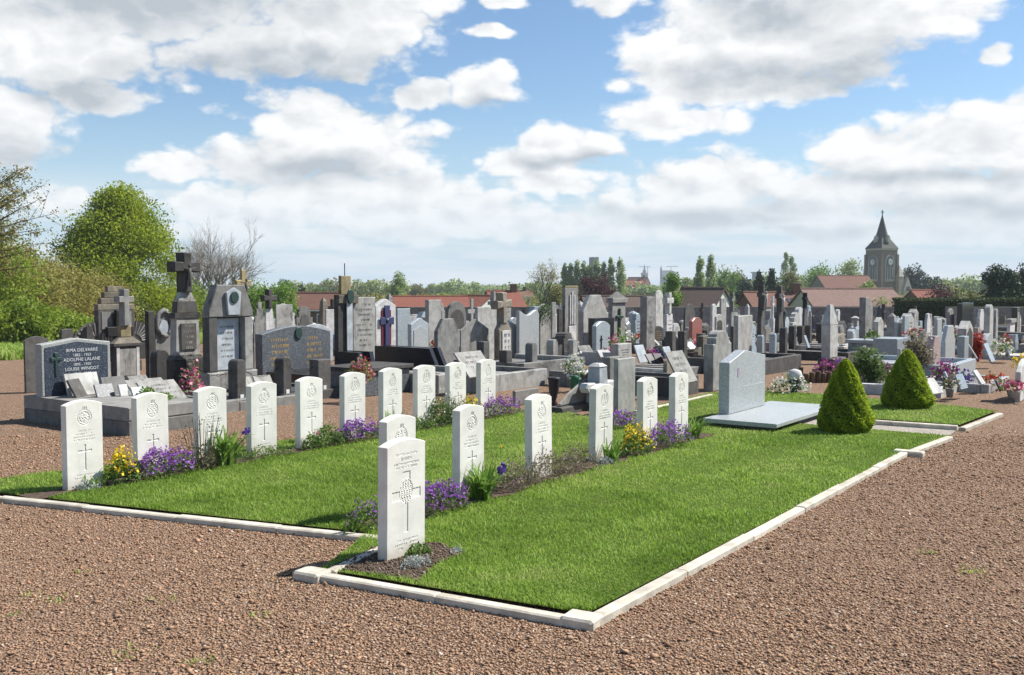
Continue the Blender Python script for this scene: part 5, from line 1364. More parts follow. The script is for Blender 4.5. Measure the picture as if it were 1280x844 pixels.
bouquet('yellow flowers cut by the right picture edge', 1279, 462, .2, .3, 'fl_yellow', seed=16, n=160, s=.06, z=.2)
bouquet('grey vase with dry stems behind the farther cone bush', 1187, 497, .14, .3, 'lf_heath', seed=17, n=120, s=.05, pot='potgrey', z=.05)
bouquet('bushy violet flower pot on the pale ledger in the middle', 822, 458, .22, .42, 'fl_violet', pot='potdark', seed=18, n=200, s=.07)
bouquet('pink purple flower pot on the pale ledger in the middle', 813, 459, .18, .42, 'fl_magenta', pot='potdark', seed=19, n=160, s=.07)
bouquet('dark green wreath with white flowers below the white gabled house', 854, 440, .42, .4, 'fl_white', seed=20, n=240, s=.09, leaf='lf_mid')
low_tomb('pale low ledger tomb with a leaning plaque left of the two tiered headstone', 812, 490, 1.6, 2.0, .25, 'whitestone', 'grey')
plaque('large grey plaque leaning on the pale ledger left of the two tiered headstone', 862, 478, .6, .55, 'grey', z=.25, tilt=R(30))
low_tomb('dark ledger tomb left of the two tiered headstone', 846, 497, .8, 1.8, .3, 'dark', 'dark')
low_tomb('grey box tomb with three rounded posts behind the back row', 655, 476, 2.2, 1.7, .32, 'grey', 'grey')
def post_row(label, spec, mat='grey', top='arch'):
    p0 = gp(spec[0][0], spec[0][1]); o = empty('grave_posts', p0, RZ, label, 'grave surround'); inv = o.matrix_basis.inverted()
    L = []
    for (px, yb, yt) in spec:
        p = gp(px, yb); l = inv @ p; h = zat(yt, p.y)-p.z; L.append((l, h))
        MB().prism([(l.x+x, l.z+z) for x, z in profile(top, .20, h)], l.y-.09, l.y+.09, .012).build('post', M[mat], o)
    for (a, h1), (b, h2) in zip(L[:-1], L[1:]):
        d = b-a; rail = MB().tube([(a.x+.1, a.y, a.z+.12), (b.x-.1, b.y, b.z+.12)], .05, 6).build('kerb_rail', M[mat], o)
post_row('three grey rounded posts edging the box tomb behind the back row', [(664, 468, 428), (690, 464, 424), (715, 458, 424)])
post_row('grey square posts of the surround before the double headstone', [(604, 468, 427), (632, 474, 438)], 'dark', 'flat')
post_row('dark square posts before the red granite headstone', [(838, 458, 414), (853, 455, 414), (876, 452, 417)], 'dark', 'flat')
post_row('row of dark round headed posts left of the tall pale obelisk', [(979, 446, 409), (990, 443, 407), (1000, 441, 407), (1010, 439, 406), (1024, 436, 404)], 'dark', 'arch')
plaque('grey carved plaque behind the last white headstone of the back row', 604, 470, .7, .5, 'pale', z=.3, tilt=R(40))
low_tomb('rubble fronted low tomb behind the back row right end', 604, 492, 1.9, 1.8, .28, 'concrete', 'grey')
low_tomb('low dark kerbed tomb behind the two black tomb walls', 548, 492, 1.5, 1.6, .3, 'concrete', 'grey')
low_tomb('dark low ledger tomb beneath the obelisk headstone', 950, 470, 2.4, 1.6, .3, 'dark', 'dark')
low_tomb('low brown grave before the dark square pillar', 1060, 452, 1.6, 1.6, .22, 'concrete', 'dark')
# ================================================================== the many graves of the back rows
def landmark(px):
    for x, l in [(235, 'below the round green tree'), (316, 'below the bare grey tree'), (370, 'below the lime bushes'), (420, 'before the brick house'), (492, 'near the glazed cross'),
                 (580, 'before the long red roof'), (640, 'before the small red roofs'), (700, 'below the wide bare tree'), (772, 'below the copper tree'), (824, 'below the far belfry'),
                 (858, 'below the lime tree'), (914, 'before the white gable'), (1000, 'below the dark conifers'), (1074, 'before the long pink roof'), (1124, 'below the church tower'),
                 (1200, 'before the left hedge')]:
        if px < x: return l
    return 'before the right hedge'
ORD = ['leftmost', 'second from left', 'third from left', 'fourth from left', 'fifth from left', 'sixth from left', 'seventh from left', 'eighth from left', 'ninth from left', 'tenth from left', 'eleventh from left', 'twelfth from left', 'thirteenth from left', 'fourteenth from left']
PENDING = []                       # (object, label stem, px)
def settle():
    d = {}
    for o, s, px in PENDING: d.setdefault(s.replace(' in the ', ', ').replace(' rows ', ' rows, '), []).append((px, o))
    for s, l in d.items():
        l.sort(key=lambda q: q[0])
        for i, (px, o) in enumerate(l):
            if len(l) == 1: o['label'] = s
            elif i == len(l)-1 and i > 0: o['label'] = s+', rightmost'
            else: o['label'] = s+', '+ORD[min(i, len(ORD)-1)]
FOOT = [(o.location.x, o.location.y) for o in COL.objects if o.parent is None and o.type == 'EMPTY' and 'label' in o and o.location.y > 11]
COLN = {'grey': 'grey', 'pale': 'pale grey', 'dark': 'dark', 'bluegrey': 'blue grey', 'whitestone': 'white', 'black': 'black', 'pink': 'pink', 'brown': 'brown', 'lightgranite': 'granite', 'concrete': 'cement'}
KN = {'flat': 'square', 'arch': 'arched', 'segment': 'curved', 'gable': 'gabled', 'point': 'pointed', 'octagon': 'octagonal', 'shoulder': 'shouldered', 'ogee': 'ogee', 'slant': 'slanted', 'stepped': 'stepped', 'wave': 'wavy'}
def fill():
    rr = random.Random(2024); n = 0
    u_c, v_c = uv(Vector((0, 0, 0)))
    cells = []
    for iv in range(-70, 40):
        v = iv*2.65
        for iu in range(4, 132):
            u = iu*1.10+rr.uniform(-.16, .16); p = UV(u, v+rr.uniform(-.15, .15))
            if p.y < 19.5 or p.y > 60.5: continue
            if p.x < -12.5+.02*p.y: continue
            p.z = gz(p.y); px, py, d = proj(p)
            if px < 25 or px > 1300: continue
            cells.append((p, px, py, d))
    cells.sort(key=lambda c: c[3])
    for p, px, py, d in cells:
        if rr.random() < .05: continue
        if 940 < px < 1075 and py > 452: continue
        if px > 1040 and py > 462: continue
        if px < 420 and d < 31: continue
        if px < 250 and d < 36: continue
        if any(abs((p.x-a)*U.x+(p.y-b)*U.y) < .95 and abs((p.x-a)*N.x+(p.y-b)*N.y) < 1.25 for a, b in FOOT): continue
        kind = rr.choices(['flat', 'arch', 'segment', 'gable', 'point', 'octagon', 'shoulder', 'ogee', 'slant', 'stepped', 'cross', 'obelisk', 'pillar', 'low', 'box'],
                          [10, 10, 8, 11, 7, 9, 7, 4, 3, 2, 9, 6, 5, 9, 7])[0]
        mat = rr.choices(['grey', 'pale', 'dark', 'bluegrey', 'whitestone', 'black', 'pink', 'brown', 'lightgranite'], [26, 26, 15, 9, 9, 7, 2, 5, 5])[0]
        w = rr.uniform(.42, .82); t = rr.uniform(.12, .3); h = rr.uniform(.65, 1.3) if rr.random() > .2 else rr.uniform(1.3, 1.85)
        if kind == 'low': h = rr.uniform(.5, .8); w = rr.uniform(.9, 1.2)
        if kind == 'box': h = rr.uniform(.45, .7)
        if kind in ('cross', 'obelisk', 'pillar'): h = rr.uniform(1.1, 2.05); w = rr.uniform(.32, .5); t = w*.8
        # keep clear of the view to monuments placed by hand
        ps = F/d; x0, x1, y0 = px-w*.5*ps*.8, px+w*.5*ps*.8, py-h*ps
        bad = False
        for (a, b, c, e, dd) in HERO:
            if dd > d+.3 and x1 > a-1 and x0 < b+1:
                lim = c+(e-c)*.55
                if y0 < lim: bad = True; h2 = (py-lim)/ps
                else: continue
                if h2 > .4 and kind not in ('cross', 'obelisk', 'pillar'): h = min(h, h2); y0 = py-h*ps; bad = False
                else: break
        if bad: continue
        rz = RZ+rr.gauss(0, .02)
        o = empty('gravestone', p, rz, None, 'gravestone', 'gravestones of the back rows'); m = M[mat]
        o.rotation_euler[0] = rr.gauss(0, .014); o.rotation_euler[1] = rr.gauss(0, .012)
        pl = rr.choice((.08, .12, .2))
        MB().box(-w/2-.08, w/2+.08, -t/2-.08, t/2+.06, -.12, pl, .012).build('plinth', M[rr.choice(('grey', 'dark', mat))], o)
        if kind == 'cross':
            nm = 'cross monument'; hb = h*rr.uniform(.35, .55)
            MB().frustum(0, 0, w, t, w*.8, t*.8, pl+.002, hb).build('pedestal', m, o); MB().prism(cross_prof(w*.9, h-hb, w*.26, .64, 0, hb+.002, rr.choice((1, 1.25))), -t*.2, t*.2, .01).build('cross', M[rr.choice((mat, 'dark', 'grey'))], o)
        elif kind == 'obelisk':
            nm = 'obelisk'; MB().box(-w/2, w/2, -t/2, t/2, pl+.002, h*.3, .01).build('base', m, o); MB().frustum(0, 0, w*.8, t*.8, w*.5, t*.5, h*.302, h*.92).build('shaft', m, o); MB().frustum(0, 0, w*.5, t*.5, .02, .02, h*.922, h).build('tip', m, o)
        elif kind == 'pillar':
            nm = 'capped pillar'; MB().box(-w/2, w/2, -t/2, t/2, pl+.002, h*.85, .012).build('shaft', m, o); MB().box(-w/2-.05, w/2+.05, -t/2-.05, t/2+.05, h*.852, h*.92, .01).build('cap', m, o); MB().frustum(0, 0, w*1.05, t*1.1, .05, .05, h*.922, h).build('pyramid', m, o)
        elif kind == 'box':
            nm = 'box tomb'; MB().box(-w/2, w/2, -t/2-1.5, t/2, -.05, h, .015).build('box', m, o); MB().box(-w/2-.05, w/2+.05, -t/2-1.55, t/2+.05, h+.002, h+.08, .012).build('lid', M[rr.choice((mat, 'dark', 'lightgranite'))], o)
        else:
            nm = KN.get(kind, 'low wide')+' headstone'; kk = kind if kind != 'low' else rr.choice(('wave', 'segment', 'flat'))
            slab(o, kk, w, t, h-pl, m, pl+.002)
            q = rr.random()
            if q < .3: MB().prism([(x, zz+pl+h*.1) for x, zz in profile(kk, w*.74, (h-pl)*.74)], -t/2-.012, -t/2+.003, .004).build('panel', M[rr.choice(('marble', 'dark', 'grey', 'whitestone'))], o)
            elif q < .75 and d < 44: text_lines(o, -w*.38, w*.38, [h*(.75-.09*i) for i in range(4)], -t/2, M[rr.choice(('letterdark', 'gold', 'lettersilver'))], h*.035, n)
            if q > .8:
                for s in (-1, 1): MB().prism([(s*(w/2+.004), pl+.002), (s*(w/2+.24), pl+.002), (s*(w/2+.24), h*.45), (s*(w/2+.12), h*.6), (s*(w/2+.004), h*.62)], -t/2+.03, t/2-.02, .01).build('wing', m, o)
        if kind != 'box':
            L = rr.uniform(1.35, 1.75); hk = rr.choice((.14, .2, .3)); km = rr.choice(('grey', 'dark', 'pale', 'concrete', 'bluegrey', mat))
            if rr.random() < .55: MB().box(-w/2-.1, w/2+.1, -t/2-L, -t/2-.09, -.1, hk, .012).build('ledger', M[km], o)
            else: kerb_frame(o, w+.25, -t/2-L, -t/2-.09, 0, km, hk)
            if rr.random() < .22:
                for s in (-1, 1): MB().prism([(s*(w/2+.05)+x, z) for x, z in profile('arch', .16, .75)], -t/2-L+.02, -t/2-L+.16, .01).build('post', M[km], o)
        sz = 'tall ' if h > 1.35 else ('low ' if h < .8 else '')
        band = 'front rows' if d < 27 else ('middle rows' if d < 40 else 'back rows')
        PENDING.append((o, '%s%s %s in the %s %s' % (sz, COLN[mat], nm, band, landmark(px)), px)); n += 1
        FOOT.append((p.x, p.y))
        # things left on the grave
        if d < 44:
            for k in range(rr.choices((0, 1, 2, 3), (3, 4, 4, 2))[0]):
                q = p-Vector((U.x, U.y, 0))*rr.uniform(-.35, .35)+N*rr.uniform(.5, 1.5); q.z = gz(q.y)+.2+(h*.95 if kind == 'box' else 0)
                if kind == 'box': q.z = p.z+h+.08
                qx, qy, qd = proj(q)
                if rr.random() < .62:
                    c = rr.choice(('grey', 'whitestone', 'bluegrey', 'dark', 'pale', 'marble', 'black'))
                    z = plaque(None, qx, qy, rr.uniform(.25, .5), rr.uniform(.2, .42), c, tilt=R(rr.uniform(15, 50)), yaw=rr.uniform(-.5, .5), text=None, book=rr.random() < .2)
                    z.location = q
                    PENDING.append((z, 'small %s plaque in the %s %s' % ({'marble': 'bluish white'}.get(c, COLN.get(c, c)), band, landmark(qx)), qx))
                else:
                    c = rr.choice(('fl_pink', 'fl_red', 'fl_white', 'fl_magenta', 'fl_yellow', 'fl_violet', 'fl_mixed', 'lf_mid'))
                    z = bouquet(None, 0, 0, rr.uniform(.14, .28), rr.uniform(.25, .5), c, world=q, pot=rr.choice((None, 'potdark', 'potgrey', 'terracotta')), seed=n*5+k, n=90, s=.075)
                    PENDING.append((z, '%s grave flowers in the %s %s' % ({'fl_pink': 'pink', 'fl_red': 'red', 'fl_white': 'white', 'fl_magenta': 'magenta', 'fl_yellow': 'yellow', 'fl_violet': 'violet', 'fl_mixed': 'mixed', 'lf_mid': 'leafy green'}[c], band, landmark(qx)), qx))
    print('fill graves', n)
fill()
# ================================================================== trees
def crown_pts(rg, n, r, h, shape='round', K=40, tight=.24):
    k = rg.normal(size=(K, 3)); k /= np.linalg.norm(k, axis=1, keepdims=True); k *= rg.random((K, 1))**.33
    if shape == 'poplar': tight *= .9
    c = k*[r*.80, r*.80, h*.42]
    c[:, 2] += h*.5
    if shape == 'cone':
        t = rg.random(K)**1.5; a = rg.random(K)*6.283; q = r*(1-t)*.85*rg.random(K)**.4; c = np.stack([q*np.cos(a), q*np.sin(a), t*h*.93+.04*h], -1)
    if shape == 'poplar':
        t = rg.random(K); a = rg.random(K)*6.283; q = r*.75*np.sin(np.clip(t*.9+.1, 0, 1)*math.pi)**.6*rg.random(K)**.5; c = np.stack([q*np.cos(a), q*np.sin(a), t*h*.94+.02*h], -1)
    if shape == 'peak':
        t = rg.random(K)**1.1; a = rg.random(K)*6.283; q = r*.86*np.where(t < .3, .75+.25*t/.3, (1-(t-.3)/.7)**.62)*rg.random(K)**.4; c = np.stack([q*np.cos(a), q*np.sin(a), t*h*.93+.03*h], -1)
    sz = rg.uniform(.6, 1.35, K)
    i = rg.integers(0, K, n)
    d = rg.normal(size=(n, 3)); d /= np.linalg.norm(d, axis=1, keepdims=True); d *= (rg.random((n, 1))**.45)*sz[i][:, None]*tight*2.0
    hs = min(h*.5, r*1.3)
    P = c[i]+d*[r, r, hs*.9]
    if shape == 'poplar': P = c[i]+d*[r*.8, r*.8, r*1.6]
    P[:, 2] = np.clip(P[:, 2], -.02*h, h*1.06)
    return P, c, (rg.random(K)[i])
def limb_tree(mb, rg, base, h, cs, r0):
    tip = (0, 0, h*.62)
    pts = [(0, 0, -.3), (rg.normal(0, .02*h), rg.normal(0, .02*h), h*.25), (rg.normal(0, .03*h), rg.normal(0, .03*h), h*.62)]
    mb.tube(pts, [r0, r0*.8, r0*.35], 8)
    for c in cs[:14]:
        s = h*rg.uniform(.2, .5); mb.tube([(0, 0, s), (c[0]*.5, c[1]*.5, s+(c[2]-s)*.55), tuple(c)], [r0*.35, r0*.2, r0*.05], 5)
def tree(name, label, px, ytop, wpx, Y, mat, n, seed, shape='round', ybot=None, leaf=None, trunk=.16, bark='bark', cat='tree', group=None, K=40, tight=.24):
    p = at(px, Y); H = zat(ytop, Y)-p.z; r = wpx/2*Y/F; rg = np.random.default_rng(seed)
    o = empty(name, p, rg.random()*6.28, label, cat, group)
    z0 = H*trunk if ybot is None else max(0, zat(ybot, Y)-p.z)
    P, c, cv = crown_pts(rg, n, r, H-z0, shape, K, tight); P[:, 2] += z0; c[:, 2] += z0
    mb = MB(); limb_tree(mb, rg, p, H, c, max(.05, H*.018)); mb.build('trunk', M[bark], o)
    s = leaf or max(.05, 2.4*Y/F)
    leafobj('crown', P, rg.uniform(.6, 1.35, n)*s, M[mat], rg, o, var=np.clip(cv*.55+rg.random(n)*.5, 0, 1), aspect=.75)
    return o
def bare_tree(name, label, px, ytop, wpx, Y, seed, mat='barkpale', trunks=1, levels=5, buds=None, cat='tree', nb=0, thick=1.0):
    p = at(px, Y); H = zat(ytop, Y)-p.z; r = wpx/2*Y/F; rr = random.Random(seed); o = empty(name, p, 0, label, cat)
    mt = MB(); mb = MB(); tips = []
    def grow(a, d, l, rad, lv):
        b = a+d*l; m = (a+b)/2+Vector((rr.gauss(0, 1), rr.gauss(0, 1), 0))*l*.06
        (mt if lv >= levels-1 else mb).tube([a, m, b], [rad, rad*.85, rad*.7], 5 if lv > 2 else 3)
        if lv == 0: tips.append(b); return
        for k in range(rr.choice((2, 3, 3)) if lv < levels else rr.choice((3, 4))):
            nd = (d+Vector((rr.gauss(0, .42), rr.gauss(0, .42), rr.gauss(.08, .22)))).normalized()
            s = a.lerp(b, rr.uniform(.55, 1.0)); grow(s, nd, l*rr.uniform(.62, .85), rad*.58, lv-1)
    for k in range(trunks):
        a = Vector((rr.uniform(-.3, .3)*r*(trunks > 1), rr.uniform(-.2, .2)*r*(trunks > 1), -.2)); d = Vector((rr.gauss(0, .12), rr.gauss(0, .12), 1)).normalized()
        grow(a, d, H*.30, H*.022*thick, levels)
    # fit into the tree's own height and breadth
    vs = [Vector(v) for v in mb.V]; zm = max(v.z for v in vs); xm = max(math.hypot(v.x, v.y) for v in vs)
    f = lambda V_: [(v[0]*r/xm*1.15, v[1]*r/xm*1.15, v[2]*H/zm if v[2] > 0 else v[2]) for v in V_]
    mb.V = f(mb.V); mt.V = f(mt.V)
    mt.build('trunk', M[mat], o); mb.build('branches', M[mat], o, fix=False)
    if buds:
        rg = np.random.default_rng(seed); T = np.array(f([tuple(t) for t in tips])); i = rg.integers(0, len(T), nb)
        leafobj('young_leaves', T[i]+rg.normal(0, .02*H, (nb, 3)), max(.06, 2.0*Y/F), M[buds], rg, o)
    return o
# ---- left side hedge and trees
hd = [(-25, 272, 150, 37, 'lf_hedge', 'tall green hedge shrub cut by the left picture edge'), (28, 300, 120, 41, 'lf_olive', 'olive budding hedge shrub right of the left edge shrub'),
      (72, 318, 110, 46, 'lf_olive', 'broad olive hedge shrub below the round tree'), (118, 338, 96, 51, 'lf_olive', 'low tan olive hedge shrub left of the stepped monument'),
      (160, 352, 66, 56, 'lf_pale', 'pale green hedge shrub behind the stepped monument'), (18, 372, 100, 35, 'lf_hedge', 'bright green lower hedge shrub beside the gravel at left'),
      (66, 385, 90, 38, 'lf_hedge', 'lower green hedge shrub behind the small white gravestones'), (105, 395, 70, 42, 'lf_hedge', 'small green hedge shrub left of the fan shaped wing'),
      (240, 352, 70, 62, 'lf_hedge', 'green hedge shrub behind the tall crucifix pillar'), (285, 356, 60, 64, 'lf_pale', 'pale green hedge shrub below the bare grey tree')]
for i, (px, yt, wp, Y, m, l) in enumerate(hd):
    tree('hedge_shrub', l, px, yt, wp, Y, m, 15000 if wp > 80 else 7000, 300+i, 'round', trunk=.0, leaf=.085+.0006*Y, cat='shrub', group='hedge shrubs along the left boundary', K=70, tight=.22)
def verge():
    rg = np.random.default_rng(8); n = 26000; y = rg.uniform(26, 62, n); x = -13.6+.02*y-rg.random(n)**1.5*5
    z = np.array([gz(q) for q in y]); ob = link('verge_grass', blades('verge_grass', x, y, z, rg.uniform(.12, .4, n), rg.uniform(.02, .035, n), rg.uniform(.2, .9, n), M['grass'], rg, rg.uniform(.3, .9, n)))
    tag(ob, 'rough bright grass verge below the left hedge', 'grass', kind='stuff')
verge()
tree('maple_tree', 'large round fresh green tree rising above the left hedge', 152, 237, 202, 58, 'lf_maple', 80000, 11, 'peak', trunk=.05, leaf=.135, K=260, tight=.13)
def edge_tree():
    # trunk stands out of the frame at left, its branches reach in
    p = at(-70, 31); rr = random.Random(5); rg = np.random.default_rng(5)
    o = empty('bronze_leaved_tree', p, 0, 'thin branched tree with bronze green young leaves reaching in from the left edge', 'tree')
    mb = MB(); mb.tube([(0, 0, -.2), (.1, 0, 2.4), (.3, 0, 5.2)], [.16, .13, .05], 8); mb.build('trunk', M['bark'], o)
    C = []; br = MB()
    for k in range(44):
        z = zat(rr.uniform(200, 335), 31)-p.z; e = Vector((rr.uniform(1.2, 3.5), rr.uniform(-1.2, 1.2), z)); s = Vector((.15, 0, z*rr.uniform(.55, .75)))
        if z > 5.3: e.x = min(e.x, 2.7)
        m = s.lerp(e, .5)+Vector((0, 0, .25)); br.tube([s, m, e], [.035, .022, .006], 4)
        for q in range(7):
            a = s.lerp(e, rr.uniform(.4, 1)) if q < 3 else m.lerp(e, rr.uniform(.1, 1)); b = a+Vector((rr.uniform(-.1, .6), rr.gauss(0, .3), rr.gauss(.05, .3)))
            br.tube([a, b], [.010, .003], 3)
            for w in range(22): C.append(tuple(a.lerp(b, rr.random())+Vector((rr.gauss(0, .07), rr.gauss(0, .07), rr.gauss(0, .07)))))
    br.build('branches', M['bark'], o, fix=False); leafobj('leaves', np.array(C), rg.uniform(.05, .10, len(C)), M['lf_rust'], rg, o)
edge_tree()
bare_tree('bare_tree', 'bare grey twiggy tree between the round tree and the sky', 268, 264, 136, 72, 21, trunks=9, levels=6, thick=.62)
for i, (px, yt, wp, Y, l) in enumerate([(322, 352, 50, 68, 'lime green bush right of the bare grey tree'), (352, 349, 46, 74, 'rounded lime green bush left of the brick house')]):
    tree('lime_bush', l, px, yt, wp, Y, 'lf_lime', 6000, 320+i, 'round', trunk=.03, cat='shrub')
# ---- middle distance
T_ = [(498, 342, 26, 150, 'lf_poplar', 2600, 'peak', 'upright green tree behind the long red roof'), (765, 347, 0, 0, None, 0, '', '')]
tree('upright_tree', 'upright green tree left behind the long red roof', 499, 342, 27, 150, 'lf_poplar', 2800, 41, 'peak')
bare_tree('bare_tree', 'wide spreading half bare tree before the skyline', 672, 321, 62, 95, 22, mat='bark', levels=6, buds='lf_olive', nb=900, thick=.8)
tree('budding_tree', 'yellow green budding tree right of the wide bare tree', 694, 352, 38, 98, 'lf_tan', 2600, 42, 'round', trunk=.1)
tree('copper_tree', 'dark red copper leaved tree in front of the poplar row', 746, 343, 58, 112, 'lf_purple', 7000, 43, 'round', trunk=.15)
pop = [(706, 329, 9), (713, 330, 10), (721, 327, 11), (729, 328, 11), (736, 331, 10), (745, 325, 12), (754, 327, 10), (763, 322, 11), (775, 324, 12)]
for i, (px, yt, w_) in enumerate(pop):
    tree('poplar', '%s poplar of the row behind the copper tree' % (['leftmost', 'second', 'third', 'fourth', 'fifth', 'sixth', 'seventh', 'eighth', 'rightmost'][i]), px, yt, w_*1.5, 205, 'lf_poplar', 2700, 50+i, 'poplar', trunk=.03, group='row of poplars', K=90, leaf=.34)
tree('poplar', 'left of the twin dark poplars', 874, 322, 18, 185, 'lf_poplar', 5000, 61, 'poplar', trunk=.03, group='twin poplars', K=110, leaf=.3)
tree('poplar', 'right of the twin dark poplars', 888, 319, 18, 190, 'lf_poplar', 5000, 62, 'poplar', trunk=.03, group='twin poplars', K=110, leaf=.3)
tree('poplar', 'left of the far poplar pair above the tan tree', 981, 317, 14, 330, 'lf_poplar', 1500, 63, 'poplar', trunk=.05, group='far poplar pair', K=70)
tree('poplar', 'right of the far poplar pair above the tan tree', 989, 319, 14, 335, 'lf_poplar', 1500, 64, 'poplar', trunk=.05, group='far poplar pair', K=70)
tree('lime_tree', 'small lime green tree left of the white gabled house', 840, 344, 34, 84, 'lf_lime', 5200, 65, 'peak', trunk=.08)
tree('dark_conifer', 'broad dark conifer left of the two slim ones', 931, 346, 30, 150, 'lf_dark', 3400, 66, 'round', trunk=.03, group='dark conifers')
tree('dark_conifer', 'left of the two slim dark conifers', 948, 341, 19, 142, 'lf_dark', 3400, 67, 'poplar', trunk=.03, group='dark conifers')
tree('dark_conifer', 'right of the two slim dark conifers', 964, 340, 23, 138, 'lf_dark', 4000, 68, 'poplar', trunk=.03, group='dark conifers')
tree('tan_tree', 'tan green round tree below the far poplar pair', 988, 337, 32, 150, 'lf_tan', 3600, 69)
tree('pale_tree', 'pale green tree left behind the church roof', 1028, 328, 52, 230, 'lf_lime', 4200, 70, K=50)
tree('pale_tree', 'pale feathery tree directly left of the church tower', 1062, 324, 46, 250, 'lf_pale', 3600, 71, K=50)
tree('green_tree', 'rounded green tree right of the twin poplars', 908, 334, 36, 210, 'lf_lime', 3600, 72)
tree('green_tree', 'tan green tree between the twin poplars and the conifers', 922, 340, 26, 220, 'lf_tan', 2600, 73)
tree('dark_conifer', 'dark cedar directly right of the church tower', 1140, 332, 34, 235, 'lf_dark', 4600, 74, 'round', trunk=.04, K=34, tight=.2, group='dark conifers')
tree('dark_conifer', 'lower dark cedar right of the church cedar', 1158, 344, 34, 230, 'lf_dark', 3400, 75, 'round', trunk=.04, K=30, tight=.2, group='dark conifers')
tree('dark_conifer', 'large dark conifer behind the hedge, left of two', 1247, 325, 50, 80, 'lf_dark', 12000, 76, 'round', trunk=.02, K=60, tight=.19, leaf=.17, group='dark conifers')
tree('dark_conifer', 'large dark conifer at the right picture edge', 1279, 328, 44, 82, 'lf_dark', 11000, 77, 'round', trunk=.02, K=60, tight=.19, leaf=.17, group='dark conifers')
tree('copper_bush', 'dark red bush behind the hedge', 1184, 354, 52, 100, 'lf_purple', 4200, 78, 'round', trunk=.05, cat='shrub')
tree('blossom_bush', 'pale pinkish blossoming bush right of the dark red bush', 1212, 360, 22, 92, 'lf_tan', 1600, 79, 'round', trunk=.02, cat='shrub')
tree('pale_bush', 'yellow green bush below the church tower', 1100, 371, 46, 88, 'lf_lime', 3200, 80, 'round', trunk=.0, cat='shrub')
tree('pale_bush', 'green creeper bush on the church roof edge', 1083, 347, 34, 140, 'lf_lime', 2200, 81, 'round', trunk=.0, cat='shrub')
tree('green_bush', 'bright green bush right of the white gable', 916, 364, 18, 88, 'lf_lime', 1800, 82, 'round', trunk=.0, cat='shrub')
tree('dark_tree', 'small dark tree left of the brick house', 378, 354, 16, 170, 'lf_dark', 1500, 83, 'round')
tree('dark_tree', 'low dark tree behind the brick house', 400, 358, 26, 190, 'lf_mid', 1500, 84, 'round')
# ---- far tree line
def far_trees():
    rr = random.Random(31); x = 360.0; i = 0
    while x < 1300:
        w = rr.uniform(20, 38); Y = rr.uniform(260, 480)
        if 775 < x < 800: yt = 353
        elif 790 < x < 850: yt = rr.uniform(352, 357)
        elif x > 1140: yt = rr.uniform(340, 349)
        elif x > 860: yt = rr.uniform(340, 350)
        else: yt = rr.uniform(348, 355)
        o = tree('far_tree', None, x, yt, w*1.2, Y, rr.choice(('lf_mid', 'lf_pale', 'lf_poplar', 'lf_tan', 'lf_pale')), 1300, 400+i, 'round', trunk=.02, cat='tree', group='far tree line', K=22, leaf=3.0*Y/F)
        PENDING.append((o, 'distant small tree of the skyline %s' % landmark(x).replace('below', 'above').replace('before', 'above'), x)); x += w*.72; i += 1
    x = 350.0
    while x < 1310:
        w = rr.uniform(26, 44); Y = rr.uniform(135, 170)
        o = tree('low_tree', None, x, rr.uniform(361, 366), w*1.2, Y, rr.choice(('lf_mid', 'lf_hedge', 'lf_tan', 'lf_olive')), 1500, 500+i, 'round', trunk=.0, cat='shrub', group='garden bushes beyond the cemetery', K=24, leaf=2.6*Y/F)
        PENDING.append((o, 'low garden bush beyond the cemetery %s' % landmark(x), x)); x += w*.85; i += 1
far_trees()

# ================================================================== buildings
def tilemat(name, c):
    m, t, b = newmat(name, .85, .2); v, r = coords(t)
    wv = t.node('ShaderNodeTexBrick'); t.set(wv.inputs['Vector'], v); wv.inputs['Scale'].default_value = 3.2; wv.inputs['Mortar Size'].default_value = .03
    wv.inputs['Color1'].default_value = (*c, 1); wv.inputs['Color2'].default_value = (*[x*.72 for x in c], 1); wv.inputs['Mortar'].default_value = (*[x*.4 for x in c], 1)
    n = t.noise(v, .8, 5); cc = t.mix(t.sm(n, .45, .75, 0, .5), wv.outputs[0], tuple(x*.6 for x in c)); t.set(b.inputs['Base Color'], cc)
    return m
M['tile_red'] = tilemat('red_roof_tiles', (.29, .105, .07)); M['tile_pink'] = tilemat('weathered_pink_tiles', (.285, .185, .15)); M['tile_brown'] = tilemat('brown_roof_tiles', (.155, .11, .09))
M['tile_rust'] = tilemat('rust_roof_tiles', (.235, .12, .085)); M['slate'] = tilemat('slate', (.10, .10, .105)); M['brick'] = tilemat('brick_wall', (.24, .12, .085))
M['render'] = stone('white_render', (.72, .71, .68), dirt=(.4, .38, .34), dirty=.25, streak=.2, vary=.05); M['cream'] = stone('cream_render', (.58, .52, .40), dirt=(.3, .26, .2), dirty=.3, streak=.2, vary=.08)
M['glass'] = plain('window_glass', (.06, .075, .09), .1, .6); M['churchstone'] = stone('church_stone', (.29, .235, .18), dirt=(.06, .05, .04), dirty=.5, streak=.5, vary=.02, bmp=.1)
M['churchpale'] = stone('church_pale_stone', (.60, .53, .43), dirt=(.2, .17, .13), dirty=.4, streak=.4, vary=.02); M['zinc'] = plain('zinc_gutter', (.35, .37, .38), .5)
